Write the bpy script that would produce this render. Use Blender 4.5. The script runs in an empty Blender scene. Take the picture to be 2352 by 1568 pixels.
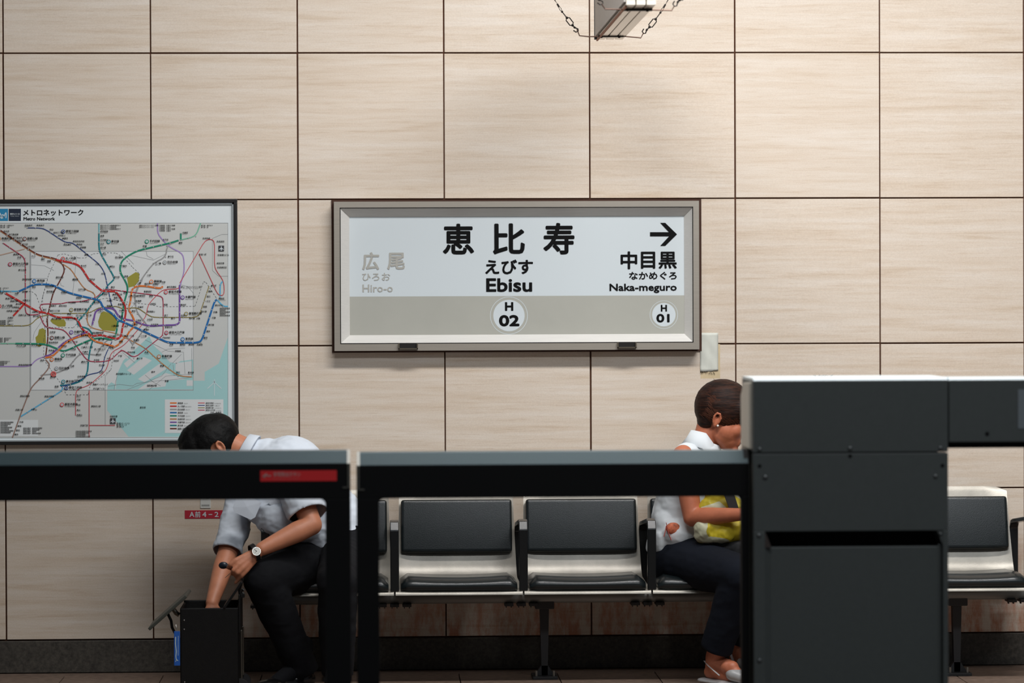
import bpy, bmesh, math, random
import numpy as np
from mathutils import Vector, Matrix, noise
random.seed(7); np.random.seed(7)
C = bpy.context.scene.collection
SC = bpy.context.scene
# ------------------------------------------------------------------ camera
F_PX, CW, CH = 7520.0, 2352, 1568
YAW, PITCH, ROLL = math.radians(2.3817), math.radians(0.7723), math.radians(-0.2217)
CAM = Vector((0, -13.472, 1.5305))
MR = Matrix.Rotation(-YAW, 3, 'Z') @ Matrix.Rotation(math.pi/2 - PITCH, 3, 'X') @ Matrix.Rotation(ROLL, 3, 'Z')
cd = bpy.data.cameras.new('camera'); cam = bpy.data.objects.new('camera', cd); C.objects.link(cam)
cam.matrix_world = Matrix.Translation(CAM) @ MR.to_4x4()
cd.sensor_width = 36; cd.lens = F_PX/CW*36; cd.clip_end = 100; cd.clip_start = .1
cd.dof.use_dof = True; cd.dof.focus_distance = 13.3; cd.dof.aperture_fstop = 2.9
SC.camera = cam
# ------------------------------------------------------------------ world, light, exposure
w = bpy.data.worlds.new('world'); SC.world = w; w.use_nodes = True
w.node_tree.nodes['Background'].inputs[0].default_value = (.85, .93, 1, 1)
w.node_tree.nodes['Background'].inputs[1].default_value = .10
def area(name, loc, sx, sy, power, col, rot=(0, 0, 0)):
    l = bpy.data.lights.new(name, 'AREA'); l.shape = 'RECTANGLE'; l.size = sx; l.size_y = sy
    l.energy = power; l.color = col
    o = bpy.data.objects.new(name, l); o.location = loc; o.rotation_euler = rot; C.objects.link(o); return o
area('platform_tube_light', (1.5, -2.65, 4.3), 3.6, .4, 236, (1, .985, .972), (math.radians(0), 0, 0))
area('track_tube_light', (2.2, -7.0, 4.7), 5, .5, 140, (.90, .95, 1), (math.radians(30), 0, 0))
SC.view_settings.view_transform = 'Standard'; SC.view_settings.look = 'None'
SC.view_settings.gamma = 1; SC.view_settings.use_curve_mapping = False
SC.view_settings.exposure = 0.0
SC.cycles.use_denoising = True
SC.cycles.max_bounces = 6; SC.cycles.transparent_max_bounces = 12
# ------------------------------------------------------------------ helpers
def at(px, py, Y):
    d = MR @ Vector(((px - CW/2)/F_PX, -(py - CH/2)/F_PX, -1))
    return CAM + d*((Y - CAM.y)/d.y)
def srgb(r, g, b):
    f = lambda c: (c/255/12.92) if c/255 <= .04045 else ((c/255 + .055)/1.055)**2.4
    return (f(r), f(g), f(b), 1)
MATS = {}
def mat(name, col, rough=.6, metal=0, coat=0, spec=.5, noise_amt=0, nscale=40, bump=0, bscale=200, stretch=(1, 1, 1)):
    if name in MATS: return MATS[name]
    m = bpy.data.materials.new(name); m.use_nodes = True; nt = m.node_tree; b = nt.nodes['Principled BSDF']
    b.inputs['Base Color'].default_value = srgb(*col); b.inputs['Roughness'].default_value = rough
    b.inputs['Metallic'].default_value = metal; b.inputs['Coat Weight'].default_value = coat
    b.inputs['Specular IOR Level'].default_value = spec
    if noise_amt or bump:
        tc = nt.nodes.new('ShaderNodeTexCoord'); mp = nt.nodes.new('ShaderNodeMapping')
        mp.inputs['Scale'].default_value = stretch; nt.links.new(tc.outputs['Object'], mp.inputs[0])
    if noise_amt:
        n = nt.nodes.new('ShaderNodeTexNoise'); n.inputs['Scale'].default_value = nscale; n.inputs['Detail'].default_value = 6
        n.inputs['Roughness'].default_value = .65
        r = nt.nodes.new('ShaderNodeValToRGB'); c = srgb(*col)
        r.color_ramp.elements[0].position = .3; r.color_ramp.elements[1].position = .7
        r.color_ramp.elements[0].color = [max(0, v*(1 - noise_amt)) for v in c[:3]] + [1]
        r.color_ramp.elements[1].color = [min(1, v*(1 + noise_amt)) for v in c[:3]] + [1]
        nt.links.new(mp.outputs[0], n.inputs['Vector']); nt.links.new(n.outputs['Fac'], r.inputs[0])
        nt.links.new(r.outputs[0], b.inputs['Base Color'])
    if bump:
        n2 = nt.nodes.new('ShaderNodeTexNoise'); n2.inputs['Scale'].default_value = bscale; n2.inputs['Detail'].default_value = 4
        bp = nt.nodes.new('ShaderNodeBump'); bp.inputs['Strength'].default_value = bump; bp.inputs['Distance'].default_value = .004
        nt.links.new(mp.outputs[0], n2.inputs['Vector']); nt.links.new(n2.outputs['Fac'], bp.inputs['Height'])
        nt.links.new(bp.outputs[0], b.inputs['Normal'])
    MATS[name] = m; return m
def obj(name, me, m=None, parent=None, smooth=False):
    if isinstance(me, bmesh.types.BMesh):
        bm = me; me = bpy.data.meshes.new(name); bm.to_mesh(me); bm.free()
    if m and not me.materials: me.materials.append(m)
    if smooth:
        me.polygons.foreach_set('use_smooth', [True]*len(me.polygons))
    o = bpy.data.objects.new(name, me); C.objects.link(o)
    if parent: put_under(o, parent)
    return o
def put_under(o, p):
    o.parent = p; o.matrix_parent_inverse = Matrix.Translation(p_world(p)).inverted()
def p_world(p):
    v = Vector(p.location)
    # parents here are translated only
    if p.parent: return v
    return v
def tag(o, label, cat=None, group=None, kind=None):
    o['label'] = label
    if cat: o['category'] = cat
    if group: o['group'] = group
    if kind: o['kind'] = kind
    return o
def thing(name, label, cat, loc=(0, 0, 0), group=None):
    o = bpy.data.objects.new(name, None); C.objects.link(o); o.location = loc; o.empty_display_size = .05
    return tag(o, label, cat, group)
def NB(): return bmesh.new()
def box(bm, x0, x1, y0, y1, z0, z1, bev=0, seg=2):
    if x0 > x1: x0, x1 = x1, x0
    if y0 > y1: y0, y1 = y1, y0
    if z0 > z1: z0, z1 = z1, z0
    M = Matrix.Translation(((x0+x1)/2, (y0+y1)/2, (z0+z1)/2)) @ Matrix.Diagonal((x1-x0, y1-y0, z1-z0, 1))
    g = bmesh.ops.create_cube(bm, size=1, matrix=M)
    if bev:
        es = list({e for v in g['verts'] for e in v.link_edges})
        bmesh.ops.bevel(bm, geom=es, offset=bev, segments=seg, affect='EDGES', profile=.6)
def prism(bm, pts, axis, a0, a1, bev=0):
    """closed outline pts (2D) swept along axis from a0 to a1"""
    def P(u, v, t):
        return {'x': (t, u, v), 'y': (u, t, v), 'z': (u, v, t)}[axis]
    A = [bm.verts.new(P(u, v, a0)) for u, v in pts]; B = [bm.verts.new(P(u, v, a1)) for u, v in pts]
    n = len(pts); fs = [bm.faces.new(A), bm.faces.new(B[::-1])]
    for i in range(n): fs.append(bm.faces.new((A[i], B[i], B[(i+1) % n], A[(i+1) % n])))
    bmesh.ops.recalc_face_normals(bm, faces=fs)
    if bev:
        es = list({e for v in A + B for e in v.link_edges})
        bmesh.ops.bevel(bm, geom=es, offset=bev, segments=2, affect='EDGES', profile=.6)
def tube(bm, pts, r, n=8, cap=True, flat=None):
    """round or flattened bar along a list of points; r a number or a list"""
    pts = [Vector(p) for p in pts]; rs = r if isinstance(r, (list, tuple)) else [r]*len(pts)
    rings = []; prev = None
    for i, p in enumerate(pts):
        d = (pts[min(i+1, len(pts)-1)] - pts[max(i-1, 0)]).normalized()
        if prev is None:
            a = Vector((0, 0, 1)) if abs(d.z) < .9 else Vector((1, 0, 0)); s = d.cross(a).normalized()
        else: s = (prev - d*prev.dot(d)).normalized()
        prev = s; t = d.cross(s)
        k = flat or 1
        rings.append([bm.verts.new(p + s*math.cos(q)*rs[i] + t*math.sin(q)*rs[i]*k) for q in [2*math.pi*j/n for j in range(n)]])
    fs = []
    for a, b in zip(rings, rings[1:]):
        for j in range(n): fs.append(bm.faces.new((a[j], a[(j+1) % n], b[(j+1) % n], b[j])))
    if cap: fs += [bm.faces.new(rings[0][::-1]), bm.faces.new(rings[-1])]
    bmesh.ops.recalc_face_normals(bm, faces=fs)
def cyl(bm, p0, p1, r, n=16): tube(bm, [p0, p1], r, n)
def ball(bm, c, r, u=10, v=7, sc=(1, 1, 1)):
    bmesh.ops.create_uvsphere(bm, u_segments=u, v_segments=v, radius=r, matrix=Matrix.Translation(c) @ Matrix.Diagonal((*sc, 1)))
# ------------------------------------------------------------------ flat print on a plane Y = const
def W(px, py, Y=0):
    p = at(px, py, Y); return p.x, p.z
def poly(bm, pts, Y):
    vs = [bm.verts.new((x, Y, z)) for x, z in pts]
    f = bm.faces.new(vs); f.normal_update()
    if f.normal.y > 0: f.normal_flip()
    if len(pts) > 4: bmesh.ops.triangulate(bm, faces=[f])
def ribbon(bm, pts, wd, Y):
    """flat mitred ribbon through (x, z) points"""
    pts = [Vector(p) for p in pts]; q = [pts[0]]
    for p in pts[1:]:
        if (p - q[-1]).length > 1e-5: q.append(p)
    pts = q; L = []; n = len(pts)
    if n < 2: return
    for i in range(n):
        d0 = (pts[i] - pts[max(i-1, 0)]); d1 = (pts[min(i+1, n-1)] - pts[i])
        d0 = d0.normalized() if d0.length else d1.normalized(); d1 = d1.normalized() if d1.length else d0
        t = d0 + d1; t = t.normalized() if t.length > .3 else d0
        nrm = Vector((-t.y, t.x)); k = wd/2/max(.5, nrm.dot(Vector((-d0.y, d0.x))))
        L.append((bm.verts.new((pts[i].x + nrm.x*k, Y, pts[i].y + nrm.y*k)), bm.verts.new((pts[i].x - nrm.x*k, Y, pts[i].y - nrm.y*k))))
    for a, b in zip(L, L[1:]):
        f = bm.faces.new((a[0], b[0], b[1], a[1])); f.normal_update()
        if f.normal.y > 0: f.normal_flip()
def smoothline(pts, it=2):
    for _ in range(it):
        o = [pts[0]]
        for a, b in zip(pts, pts[1:]):
            d = math.hypot(b[0]-a[0], b[1]-a[1]); k = .25 if d < 30 else 7/d
            o += [(a[0]+(b[0]-a[0])*k, a[1]+(b[1]-a[1])*k), (b[0]-(b[0]-a[0])*k, b[1]-(b[1]-a[1])*k)]
        o.append(pts[-1]); pts = o
    return pts
def disc(bm, cx, cz, r, Y, n=20, hole=0):
    if hole:
        a = [bm.verts.new((cx+math.cos(t)*r, Y, cz+math.sin(t)*r)) for t in np.linspace(0, 2*math.pi, n, endpoint=False)]
        b = [bm.verts.new((cx+math.cos(t)*hole, Y, cz+math.sin(t)*hole)) for t in np.linspace(0, 2*math.pi, n, endpoint=False)]
        for i in range(n):
            f = bm.faces.new((a[i], a[(i+1) % n], b[(i+1) % n], b[i])); f.normal_update()
            if f.normal.y > 0: f.normal_flip()
    else: poly(bm, [(cx+math.cos(t)*r, cz+math.sin(t)*r) for t in np.linspace(0, 2*math.pi, n, endpoint=False)], Y)
TEXTQ = []
def text(s, rect, Y, key, bold=0.0, keep=False, res=2, fat=0):
    if fat:
        x0, y0, x1, y1 = rect
        for i in range(8):
            a = i*math.pi/4; dx, dy = fat*math.cos(a), fat*math.sin(a)
            text(s, (x0+fat+dx, y0+fat+dy, x1-fat+dx, y1-fat+dy), Y-.00006*i, key, bold, keep, res)
        return
    _text(s, rect, Y, key, bold, keep, res)
def _text(s, rect, Y, key, bold=0.0, keep=False, res=2):
    """queue lettering fitted to the rectangle rect = x0, y0, x1, y1 (photo pixels on plane Y); same key = same object"""
    c = bpy.data.curves.new('t', 'FONT'); c.body = s; c.size = 1; c.resolution_u = res; c.offset = bold
    o = bpy.data.objects.new('t', c); C.objects.link(o)
    TEXTQ.append((o, rect, Y, key, keep))
def flush_text(targets):
    """targets: key -> (name, material, parent, label, stuff)"""
    bpy.context.view_layer.update(); dg = bpy.context.evaluated_depsgraph_get(); V = {}; Fc = {}
    for o, (x0, y0, x1, y1), Y, key, keep in TEXTQ:
        me = o.evaluated_get(dg).to_mesh(); n = len(me.vertices)
        if n:
            co = np.empty(n*3); me.vertices.foreach_get('co', co); co = co.reshape(-1, 3)
            mn, mx = co.min(0), co.max(0)
            ax, az = W(x0, (y0+y1)/2, Y)[0], W((x0+x1)/2, y1, Y)[1]; bx, bz = W(x1, (y0+y1)/2, Y)[0], W((x0+x1)/2, y0, Y)[1]
            sx = (bx-ax)/max(1e-6, mx[0]-mn[0]); sz = (bz-az)/max(1e-6, mx[1]-mn[1])
            if keep == 'h': sx = sz
            out = np.stack([ax+(co[:, 0]-mn[0])*sx, np.full(n, Y), az+(co[:, 1]-mn[1])*sz], 1)
            vl = V.setdefault(key, []); off = sum(len(a) for a in vl); vl.append(out)
            Fc.setdefault(key, []).extend([tuple(off+i for i in p.vertices) for p in me.polygons])
        o.to_mesh_clear() if hasattr(o, 'to_mesh_clear') else None
    for o, *_ in TEXTQ:
        c = o.data; bpy.data.objects.remove(o); bpy.data.curves.remove(c)
    TEXTQ.clear()
    for key, vl in V.items():
        name, m, parent, label, stuff = targets[key]
        me = bpy.data.meshes.new(name); me.from_pydata([tuple(v) for v in np.concatenate(vl)], [], Fc[key])
        o = obj(name, me, m, parent)
        if label: o['label'] = label
        if stuff: o['kind'] = 'stuff'
# ------------------------------------------------------------------ soft bodies (voxel union of tapered limbs)
def cap_mesh(p0, r0, p1, r1, flat0=False, flat1=False, k=1.0, side=None, n=20):
    """capsule between two joints; k flattens it across the direction `side`"""
    p0, p1 = Vector(p0), Vector(p1); d = p1 - p0; L = d.length or 1e-4; d = d/L if L > 1e-4 else Vector((0, 0, 1))
    s = Vector(side) if side else (Vector((0, 0, 1)) if abs(d.z) < .9 else Vector((1, 0, 0)))
    s = (s - d*s.dot(d)).normalized(); t = d.cross(s); prof = []
    if flat0: prof.append((0, r0*.02)); prof.append((0, r0))
    else: prof += [(-r0*math.cos(a), max(1e-4, r0*math.sin(a))) for a in np.linspace(.08, math.pi/2, 6)]
    if flat1: prof.append((L, r1)); prof.append((L, r1*.02))
    else: prof += [(L+r1*math.sin(a), max(1e-4, r1*math.cos(a))) for a in np.linspace(0, math.pi/2-.08, 6)]
    V = []; Fs = []
    for a, r in prof:
        for j in range(n):
            q = 2*math.pi*j/n; V.append(p0 + d*a + s*(r*k*math.cos(q)) + t*(r*math.sin(q)))
    m = len(prof)
    for i in range(m-1):
        for j in range(n): Fs.append((i*n+j, i*n+(j+1) % n, (i+1)*n+(j+1) % n, (i+1)*n+j))
    Fs.append(tuple(range(n))[::-1]); Fs.append(tuple((m-1)*n+j for j in range(n)))
    return V, Fs
def ell_mesh(c, r, R=None, n=24, m=14):
    R = R or Matrix.Identity(3); c = Vector(c); V = []; Fs = []
    for i in range(m+1):
        a = .05+(math.pi-.1)*i/m
        for j in range(n):
            q = 2*math.pi*j/n; V.append(c + R @ Vector((r[0]*math.sin(a)*math.cos(q), r[1]*math.sin(a)*math.sin(q), r[2]*math.cos(a))))
    for i in range(m):
        for j in range(n): Fs.append((i*n+j, (i+1)*n+j, (i+1)*n+(j+1) % n, i*n+(j+1) % n))
    Fs.append(tuple(range(n))); Fs.append(tuple(m*n+j for j in range(n))[::-1])
    return V, Fs
def soft(name, prims, voxel=.006, smooth=6, m=None, parent=None, wrinkle=None, cut=None, thick=0, post=None):
    V = []; Fs = []
    for v, f in prims:
        o = len(V); V += [tuple(p) for p in v]; Fs += [tuple(i+o for i in q) for q in f]
    me = bpy.data.meshes.new(name); me.from_pydata(V, [], Fs); me.update()
    bm = bmesh.new(); bm.from_mesh(me); 
    bmesh.ops.recalc_face_normals(bm, faces=bm.faces); bm.to_mesh(me); bm.free()
    o = bpy.data.objects.new(name, me); C.objects.link(o)
    r = o.modifiers.new('r', 'REMESH'); r.mode = 'VOXEL'; r.voxel_size = voxel; r.adaptivity = 0
    if smooth:
        s = o.modifiers.new('s', 'SMOOTH'); s.iterations = smooth; s.factor = .5
    dg = bpy.context.evaluated_depsgraph_get()
    new = bpy.data.meshes.new_from_object(o.evaluated_get(dg)); bpy.data.objects.remove(o); bpy.data.meshes.remove(me)
    if wrinkle or post:
        n = len(new.vertices); co = np.empty(n*3); no = np.empty(n*3)
        new.vertices.foreach_get('co', co); new.vertices.foreach_get('normal', no); co = co.reshape(-1, 3); no = no.reshape(-1, 3)
        if wrinkle:
            amp, sc = wrinkle
            dd = np.array([noise.fractal(Vector((p[0]*sc[0], p[1]*sc[1], p[2]*sc[2])), 1, 2, 4) for p in co])
            ridge = 1-np.abs(dd)*2.2
            co = co + no*(amp*ridge)[:, None]
        if post: co = post(co, no)
        new.vertices.foreach_set('co', co.ravel()); new.update()
    if cut:
        bm = bmesh.new(); bm.from_mesh(new); bm.normal_update()
        dl = [f for f in bm.faces if cut(f.calc_center_median(), f.normal)]
        bmesh.ops.delete(bm, geom=dl, context='FACES')
        bmesh.ops.delete(bm, geom=[v for v in bm.verts if not v.link_faces], context='VERTS')
        for _ in range(14):
            nw = {}
            for v in bm.verts:
                if v.is_boundary:
                    nb = [e.other_vert(v) for e in v.link_edges if e.is_boundary]
                    if len(nb) == 2: nw[v] = v.co*.4 + (nb[0].co+nb[1].co)*.3
            for v, c_ in nw.items(): v.co = c_
        bm.to_mesh(new); bm.free()
    ob = obj(name, new, m, parent, smooth=True)
    if thick:
        s = ob.modifiers.new('thick', 'SOLIDIFY'); s.thickness = thick; s.offset = -1
    return ob
def cuffs(caps):
    """remove the flat end faces of sleeves, hems and necks; caps = [(centre, axis, radius)]"""
    caps = [(Vector(c), Vector(a).normalized(), r) for c, a, r in caps]
    def fn(p, n):
        for c, a, r in caps:
            h = (p-c).dot(a)
            if -.012 < h < .03 and ((p-c) - a*h).length < r and n.dot(a) > .55: return True
        return False
    return fn
# ================================================================== SETTING
T = .6; X0 = -1.5163; SK = .135
def stone_mat():
    m = bpy.data.materials.new('veined_stone_tile'); m.use_nodes = True; nt = m.node_tree; N = nt.nodes; L = nt.links; b = N['Principled BSDF']
    b.inputs['Roughness'].default_value = .42; b.inputs['Specular IOR Level'].default_value = .35
    tc = N.new('ShaderNodeTexCoord'); oi = N.new('ShaderNodeObjectInfo')
    cx = N.new('ShaderNodeCombineXYZ'); mu = N.new('ShaderNodeMath'); mu.operation = 'MULTIPLY'; mu.inputs[1].default_value = 37
    L.new(oi.outputs['Random'], mu.inputs[0]); [L.new(mu.outputs[0], cx.inputs[i]) for i in range(3)]
    ad = N.new('ShaderNodeVectorMath'); L.new(tc.outputs['Object'], ad.inputs[0]); L.new(cx.outputs[0], ad.inputs[1])
    def noi(scale, sc, det=5, rough=.6, dist=0):
        mp = N.new('ShaderNodeMapping'); mp.inputs['Scale'].default_value = sc; L.new(ad.outputs[0], mp.inputs[0])
        n = N.new('ShaderNodeTexNoise'); n.inputs['Scale'].default_value = scale; n.inputs['Detail'].default_value = det
        n.inputs['Roughness'].default_value = rough; n.inputs['Distortion'].default_value = dist; L.new(mp.outputs[0], n.inputs['Vector']); return n
    def ramp(src, stops):
        r = N.new('ShaderNodeValToRGB'); e = r.color_ramp.elements
        e[0].position, e[0].color = stops[0]; e[1].position, e[1].color = stops[-1]
        for p, c in stops[1:-1]: k = e.new(p); k.color = c
        L.new(src, r.inputs[0]); return r
    n1 = noi(1.5, (1.3, 1, 26), 7, .62, .35)   # long horizontal veins
    n2 = noi(2.2, (.8, 1, 3.2), 3, .5)         # broad clouds
    n3 = noi(3.0, (3, 1, 60), 5, .7, .2)       # fine streaks
    n4 = noi(160, (1, 1, 1.6), 2, .6)          # grain
    r1 = ramp(n1.outputs['Fac'], [(.25, srgb(210, 191, 169)), (.42, srgb(223, 208, 191)), (.6, srgb(229, 217, 203)), (.8, srgb(234, 225, 215))])
    r3 = ramp(n3.outputs['Fac'], [(.28, (.87, .82, .77, 1)), (.47, (1, 1, 1, 1)), (.75, (1.0, 1.0, 1.0, 1))])
    r2 = ramp(n2.outputs['Fac'], [(.3, (.965, .94, .91, 1)), (.65, (1, 1, 1, 1))])
    r4 = ramp(n4.outputs['Fac'], [(.3, (.93, .92, .91, 1)), (.7, (1.04, 1.04, 1.04, 1))])
    cur = r1.outputs[0]
    for r in (r2, r3, r4):
        mx = N.new('ShaderNodeMix'); mx.data_type = 'RGBA'; mx.blend_type = 'MULTIPLY'; mx.inputs[0].default_value = .85
        L.new(cur, mx.inputs[6]); L.new(r.outputs[0], mx.inputs[7]); cur = mx.outputs[2]
    # grime of its own near the foot of the wall
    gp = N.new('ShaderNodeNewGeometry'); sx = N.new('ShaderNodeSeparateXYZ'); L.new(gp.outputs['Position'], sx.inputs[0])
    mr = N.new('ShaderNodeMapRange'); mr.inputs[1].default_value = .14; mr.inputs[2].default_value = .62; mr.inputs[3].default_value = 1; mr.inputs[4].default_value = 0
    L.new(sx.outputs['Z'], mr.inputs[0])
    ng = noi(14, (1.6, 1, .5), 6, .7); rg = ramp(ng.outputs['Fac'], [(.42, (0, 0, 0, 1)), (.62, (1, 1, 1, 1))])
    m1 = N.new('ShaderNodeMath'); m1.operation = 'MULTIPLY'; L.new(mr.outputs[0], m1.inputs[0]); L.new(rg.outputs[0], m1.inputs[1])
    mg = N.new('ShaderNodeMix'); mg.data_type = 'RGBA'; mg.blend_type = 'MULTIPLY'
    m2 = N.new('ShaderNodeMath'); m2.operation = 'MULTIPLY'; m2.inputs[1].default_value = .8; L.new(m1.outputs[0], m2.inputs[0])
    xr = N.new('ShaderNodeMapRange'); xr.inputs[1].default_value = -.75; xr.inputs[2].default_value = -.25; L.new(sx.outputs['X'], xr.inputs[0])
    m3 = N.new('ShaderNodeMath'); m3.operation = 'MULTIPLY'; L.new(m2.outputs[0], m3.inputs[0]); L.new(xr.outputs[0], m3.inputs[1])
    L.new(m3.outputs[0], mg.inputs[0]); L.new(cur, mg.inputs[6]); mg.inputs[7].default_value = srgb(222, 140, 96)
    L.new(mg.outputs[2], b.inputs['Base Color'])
    bp = N.new('ShaderNodeBump'); bp.inputs['Strength'].default_value = .12; bp.inputs['Distance'].default_value = .002
    L.new(n3.outputs['Fac'], bp.inputs['Height']); L.new(bp.outputs[0], b.inputs['Normal'])
    return m
STONE = stone_mat()
bm = NB(); box(bm, X0-2*T, X0+10*T, 0, .25, -.02, 3.6)
wall = obj('wall_back', bm, mat('brown_joint_mortar', (92, 58, 40), .9)); tag(wall, 'station wall of cream veined square stone tiles with thin dark joints', kind='structure')
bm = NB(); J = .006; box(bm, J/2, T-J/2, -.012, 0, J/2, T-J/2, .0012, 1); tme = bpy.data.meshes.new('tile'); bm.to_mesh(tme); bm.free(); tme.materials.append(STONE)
for i in range(-2, 10):
    for k in range(6):
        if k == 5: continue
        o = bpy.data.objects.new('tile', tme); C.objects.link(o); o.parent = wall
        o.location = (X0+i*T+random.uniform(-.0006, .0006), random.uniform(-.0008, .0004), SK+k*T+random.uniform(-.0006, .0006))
bm = NB(); box(bm, X0-2*T, X0+10*T, -.02, 0, .0, SK-.003, .003, 1)
bb = obj('baseboard_back', bm, mat('dark_granite', (66, 62, 56), .55, noise_amt=.55, nscale=70)); tag(bb, 'dark speckled granite skirting along the foot of the tiled wall', kind='structure')
# platform floor, tiles of 0.4 m on a bed
bm = NB(); box(bm, X0-2*T, X0+10*T, -3.95, -.001, -1.1, -.014)
flo = obj('floor', bm, mat('floor_grout', (50, 44, 40), .9)); tag(flo, 'platform floor of brown grey stone tiles', kind='structure')
bm = NB(); box(bm, .002, .398, -.398, -.002, -.014, 0, .001, 1); fme = bpy.data.meshes.new('tile'); bm.to_mesh(fme); bm.free()
fme.materials.append(mat('floor_stone', (114, 96, 84), .5, noise_amt=.3, nscale=30))
fx0 = at(1053, 1548, -.12).x
for i in range(-6, 13):
    for j in range(9):
        o = bpy.data.objects.new('tile', fme); C.objects.link(o); o.parent = flo
        o.location = (fx0+i*.4, -.13-j*.4, 0)
bm = NB()
box(bm, X0-2*T, X0+10*T, -.128, -.022, -.014, -.001)
t = obj('tile_strip', bm, fme.materials[0], flo); 
bm = NB(); box(bm, X0-2*T, X0+10*T, -11.2, -3.95, -1.3, -1.1)
tag(obj('floor_track_bed', bm, mat('track_concrete', (70, 66, 62), .95, noise_amt=.3, nscale=8)), 'concrete track bed below the platform edge', kind='structure')
bm = NB(); box(bm, X0-2*T, X0+10*T, -15.5, -11.2, -1.3, 0)
tag(obj('floor_near_platform', bm, mat('floor_stone_near', (120, 108, 96), .6, noise_amt=.2, nscale=20)), 'stone floor of the near platform where the photographer stands', kind='structure')
bm = NB(); box(bm, X0-2*T, X0+10*T, -15.5, .25, 5.0, 5.15)
tag(obj('ceiling', bm, mat('ceiling_panels', (205, 203, 198), .8)), 'pale station ceiling above both platforms', kind='structure')

# ================================================================== STATION NAME SIGN
def rect(x0, y0, x1, y1, Y):
    xm, ym = (x0+x1)/2, (y0+y1)/2
    return W(x0, ym, Y)[0], W(x1, ym, Y)[0], W(xm, y1, Y)[1], W(xm, y0, Y)[1]   # X0 X1 Z0 Z1
ALU = mat('brushed_aluminium', (186, 178, 166), .38, .55, noise_amt=.06, nscale=60, stretch=(.2, 1, 6))
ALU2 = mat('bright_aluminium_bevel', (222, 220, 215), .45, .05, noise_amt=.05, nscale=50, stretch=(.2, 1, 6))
INK = mat('black_ink', (8, 8, 9), .6, spec=.15); GREYINK = mat('grey_ink', (178, 177, 170), .5)
WHITEPRINT = mat('white_print', (216, 225, 229), .3); BEIGE = mat('grey_beige_print', (180, 180, 171), .35, noise_amt=.03, nscale=6)
sc_ = at(1186, 633, -.02)
sign = thing('station_name_sign', 'wide framed station name board reading Ebisu on the tiled wall', 'sign', (sc_.x, -.01, sc_.z))
YF = -.075
A = rect(767.5, 462, 1606, 804, YF); Bq = rect(781.5, 476, 1592, 787.5, YF); Pn = rect(803, 497, 1571.5, 768, -.035)
bm = NB(); g = rect(762, 458, 1611, 808, -.013); box(bm, g[0], g[1], -.018, -.011, g[2], g[3])
obj('backing_plate', bm, mat('rusty_brown_gap', (70, 46, 36), .9), sign)
def rail(o, i, name, m, side, yo, yi):
    ox0, ox1, oz0, oz1 = o; ix0, ix1, iz0, iz1 = i
    q = {'t': [(ox0, oz1), (ox1, oz1), (ix1, iz1), (ix0, iz1)], 'b': [(ox0, oz0), (ox1, oz0), (ix1, iz0), (ix0, iz0)],
         'l': [(ox0, oz0), (ox0, oz1), (ix0, iz1), (ix0, iz0)], 'r': [(ox1, oz0), (ox1, oz1), (ix1, iz1), (ix1, iz0)]}[side]
    bm = NB(); ys = [yo, yo, yi, yi]
    f = [bm.verts.new((x, y, z)) for (x, z), y in zip(q, ys)]; k = [bm.verts.new((x, -.014, z)) for (x, z) in q]
    fs = [bm.faces.new(f), bm.faces.new(k[::-1])] + [bm.faces.new((f[a], k[a], k[(a+1) % 4], f[(a+1) % 4])) for a in range(4)]
    bmesh.ops.recalc_face_normals(bm, faces=fs)
    return obj(name, bm, m, sign)
for s in 'tblr': rail(A, [Bq[0]-.001, Bq[1]+.001, Bq[2]-.001, Bq[3]+.001], 'frame_rail', ALU, s, YF, YF)
BI = (Bq[0]+.002, Bq[1]-.002, Bq[2]+.002, Bq[3]-.002)
for s in 'tblr': rail(BI, Pn, 'inner_bevel', ALU2, s, YF+.002, -.036)
bm = NB(); box(bm, Bq[0]-.002, Bq[1]+.002, YF+.012, -.015, Bq[2]-.002, Bq[3]+.002)
# thin dark shadow gap ring between frame and bevel
for (a, b_, c, d) in ((Bq[0]-.001, Bq[0]+.002, Bq[2], Bq[3]), (Bq[1]-.002, Bq[1]+.001, Bq[2], Bq[3]), (Bq[0], Bq[1], Bq[3]-.002, Bq[3]+.001), (Bq[0], Bq[1], Bq[2]-.001, Bq[2]+.002)):
    pass
bm.free(); bm = NB()
for (a, b_, c, d) in ((Bq[0]-.001, Bq[0]+.0025, Bq[2], Bq[3]), (Bq[1]-.0025, Bq[1]+.001, Bq[2], Bq[3]), (Bq[0], Bq[1], Bq[3]-.0025, Bq[3]+.001), (Bq[0], Bq[1], Bq[2]-.001, Bq[2]+.0025)):
    box(bm, a, b_, YF-.0004, YF+.02, c, d)
obj('dark_seam', bm, mat('black_seam', (25, 22, 20), .8), sign)
bm = NB(); box(bm, Pn[0]-.003, Pn[1]+.003, -.034, -.015, Pn[2]-.003, Pn[3]+.003)
panel = obj('sign_panel', bm, WHITEPRINT, sign)
YP = -.0345; bz = W(1187, 679.5, YP)[1]
bm = NB(); poly(bm, [(Pn[0], Pn[2]), (Pn[1], Pn[2]), (Pn[1], bz), (Pn[0], bz)], YP-.0002); obj('line_colour_band', bm, BEIGE, sign)
bm = NB(); c1 = W(1169, 724.4, YP); c2 = W(1524.8, 722.5, YP); s_ = W(1269, 724, YP)[0]-c1[0]; s_ /= 100
bm.free()
for nm_, c_, a_, b_ in (('number_disc', c1, 36, 0), ('number_disc', c2, 27, 0), ('number_ring', c1, 43.2, 42), ('number_ring', c2, 32.4, 31.4)):
    bm = NB(); disc(bm, *c_, a_*s_, YP-.0006, 64, b_*s_); obj(nm_, bm, WHITEPRINT, sign)
YT = YP-.0012
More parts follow.
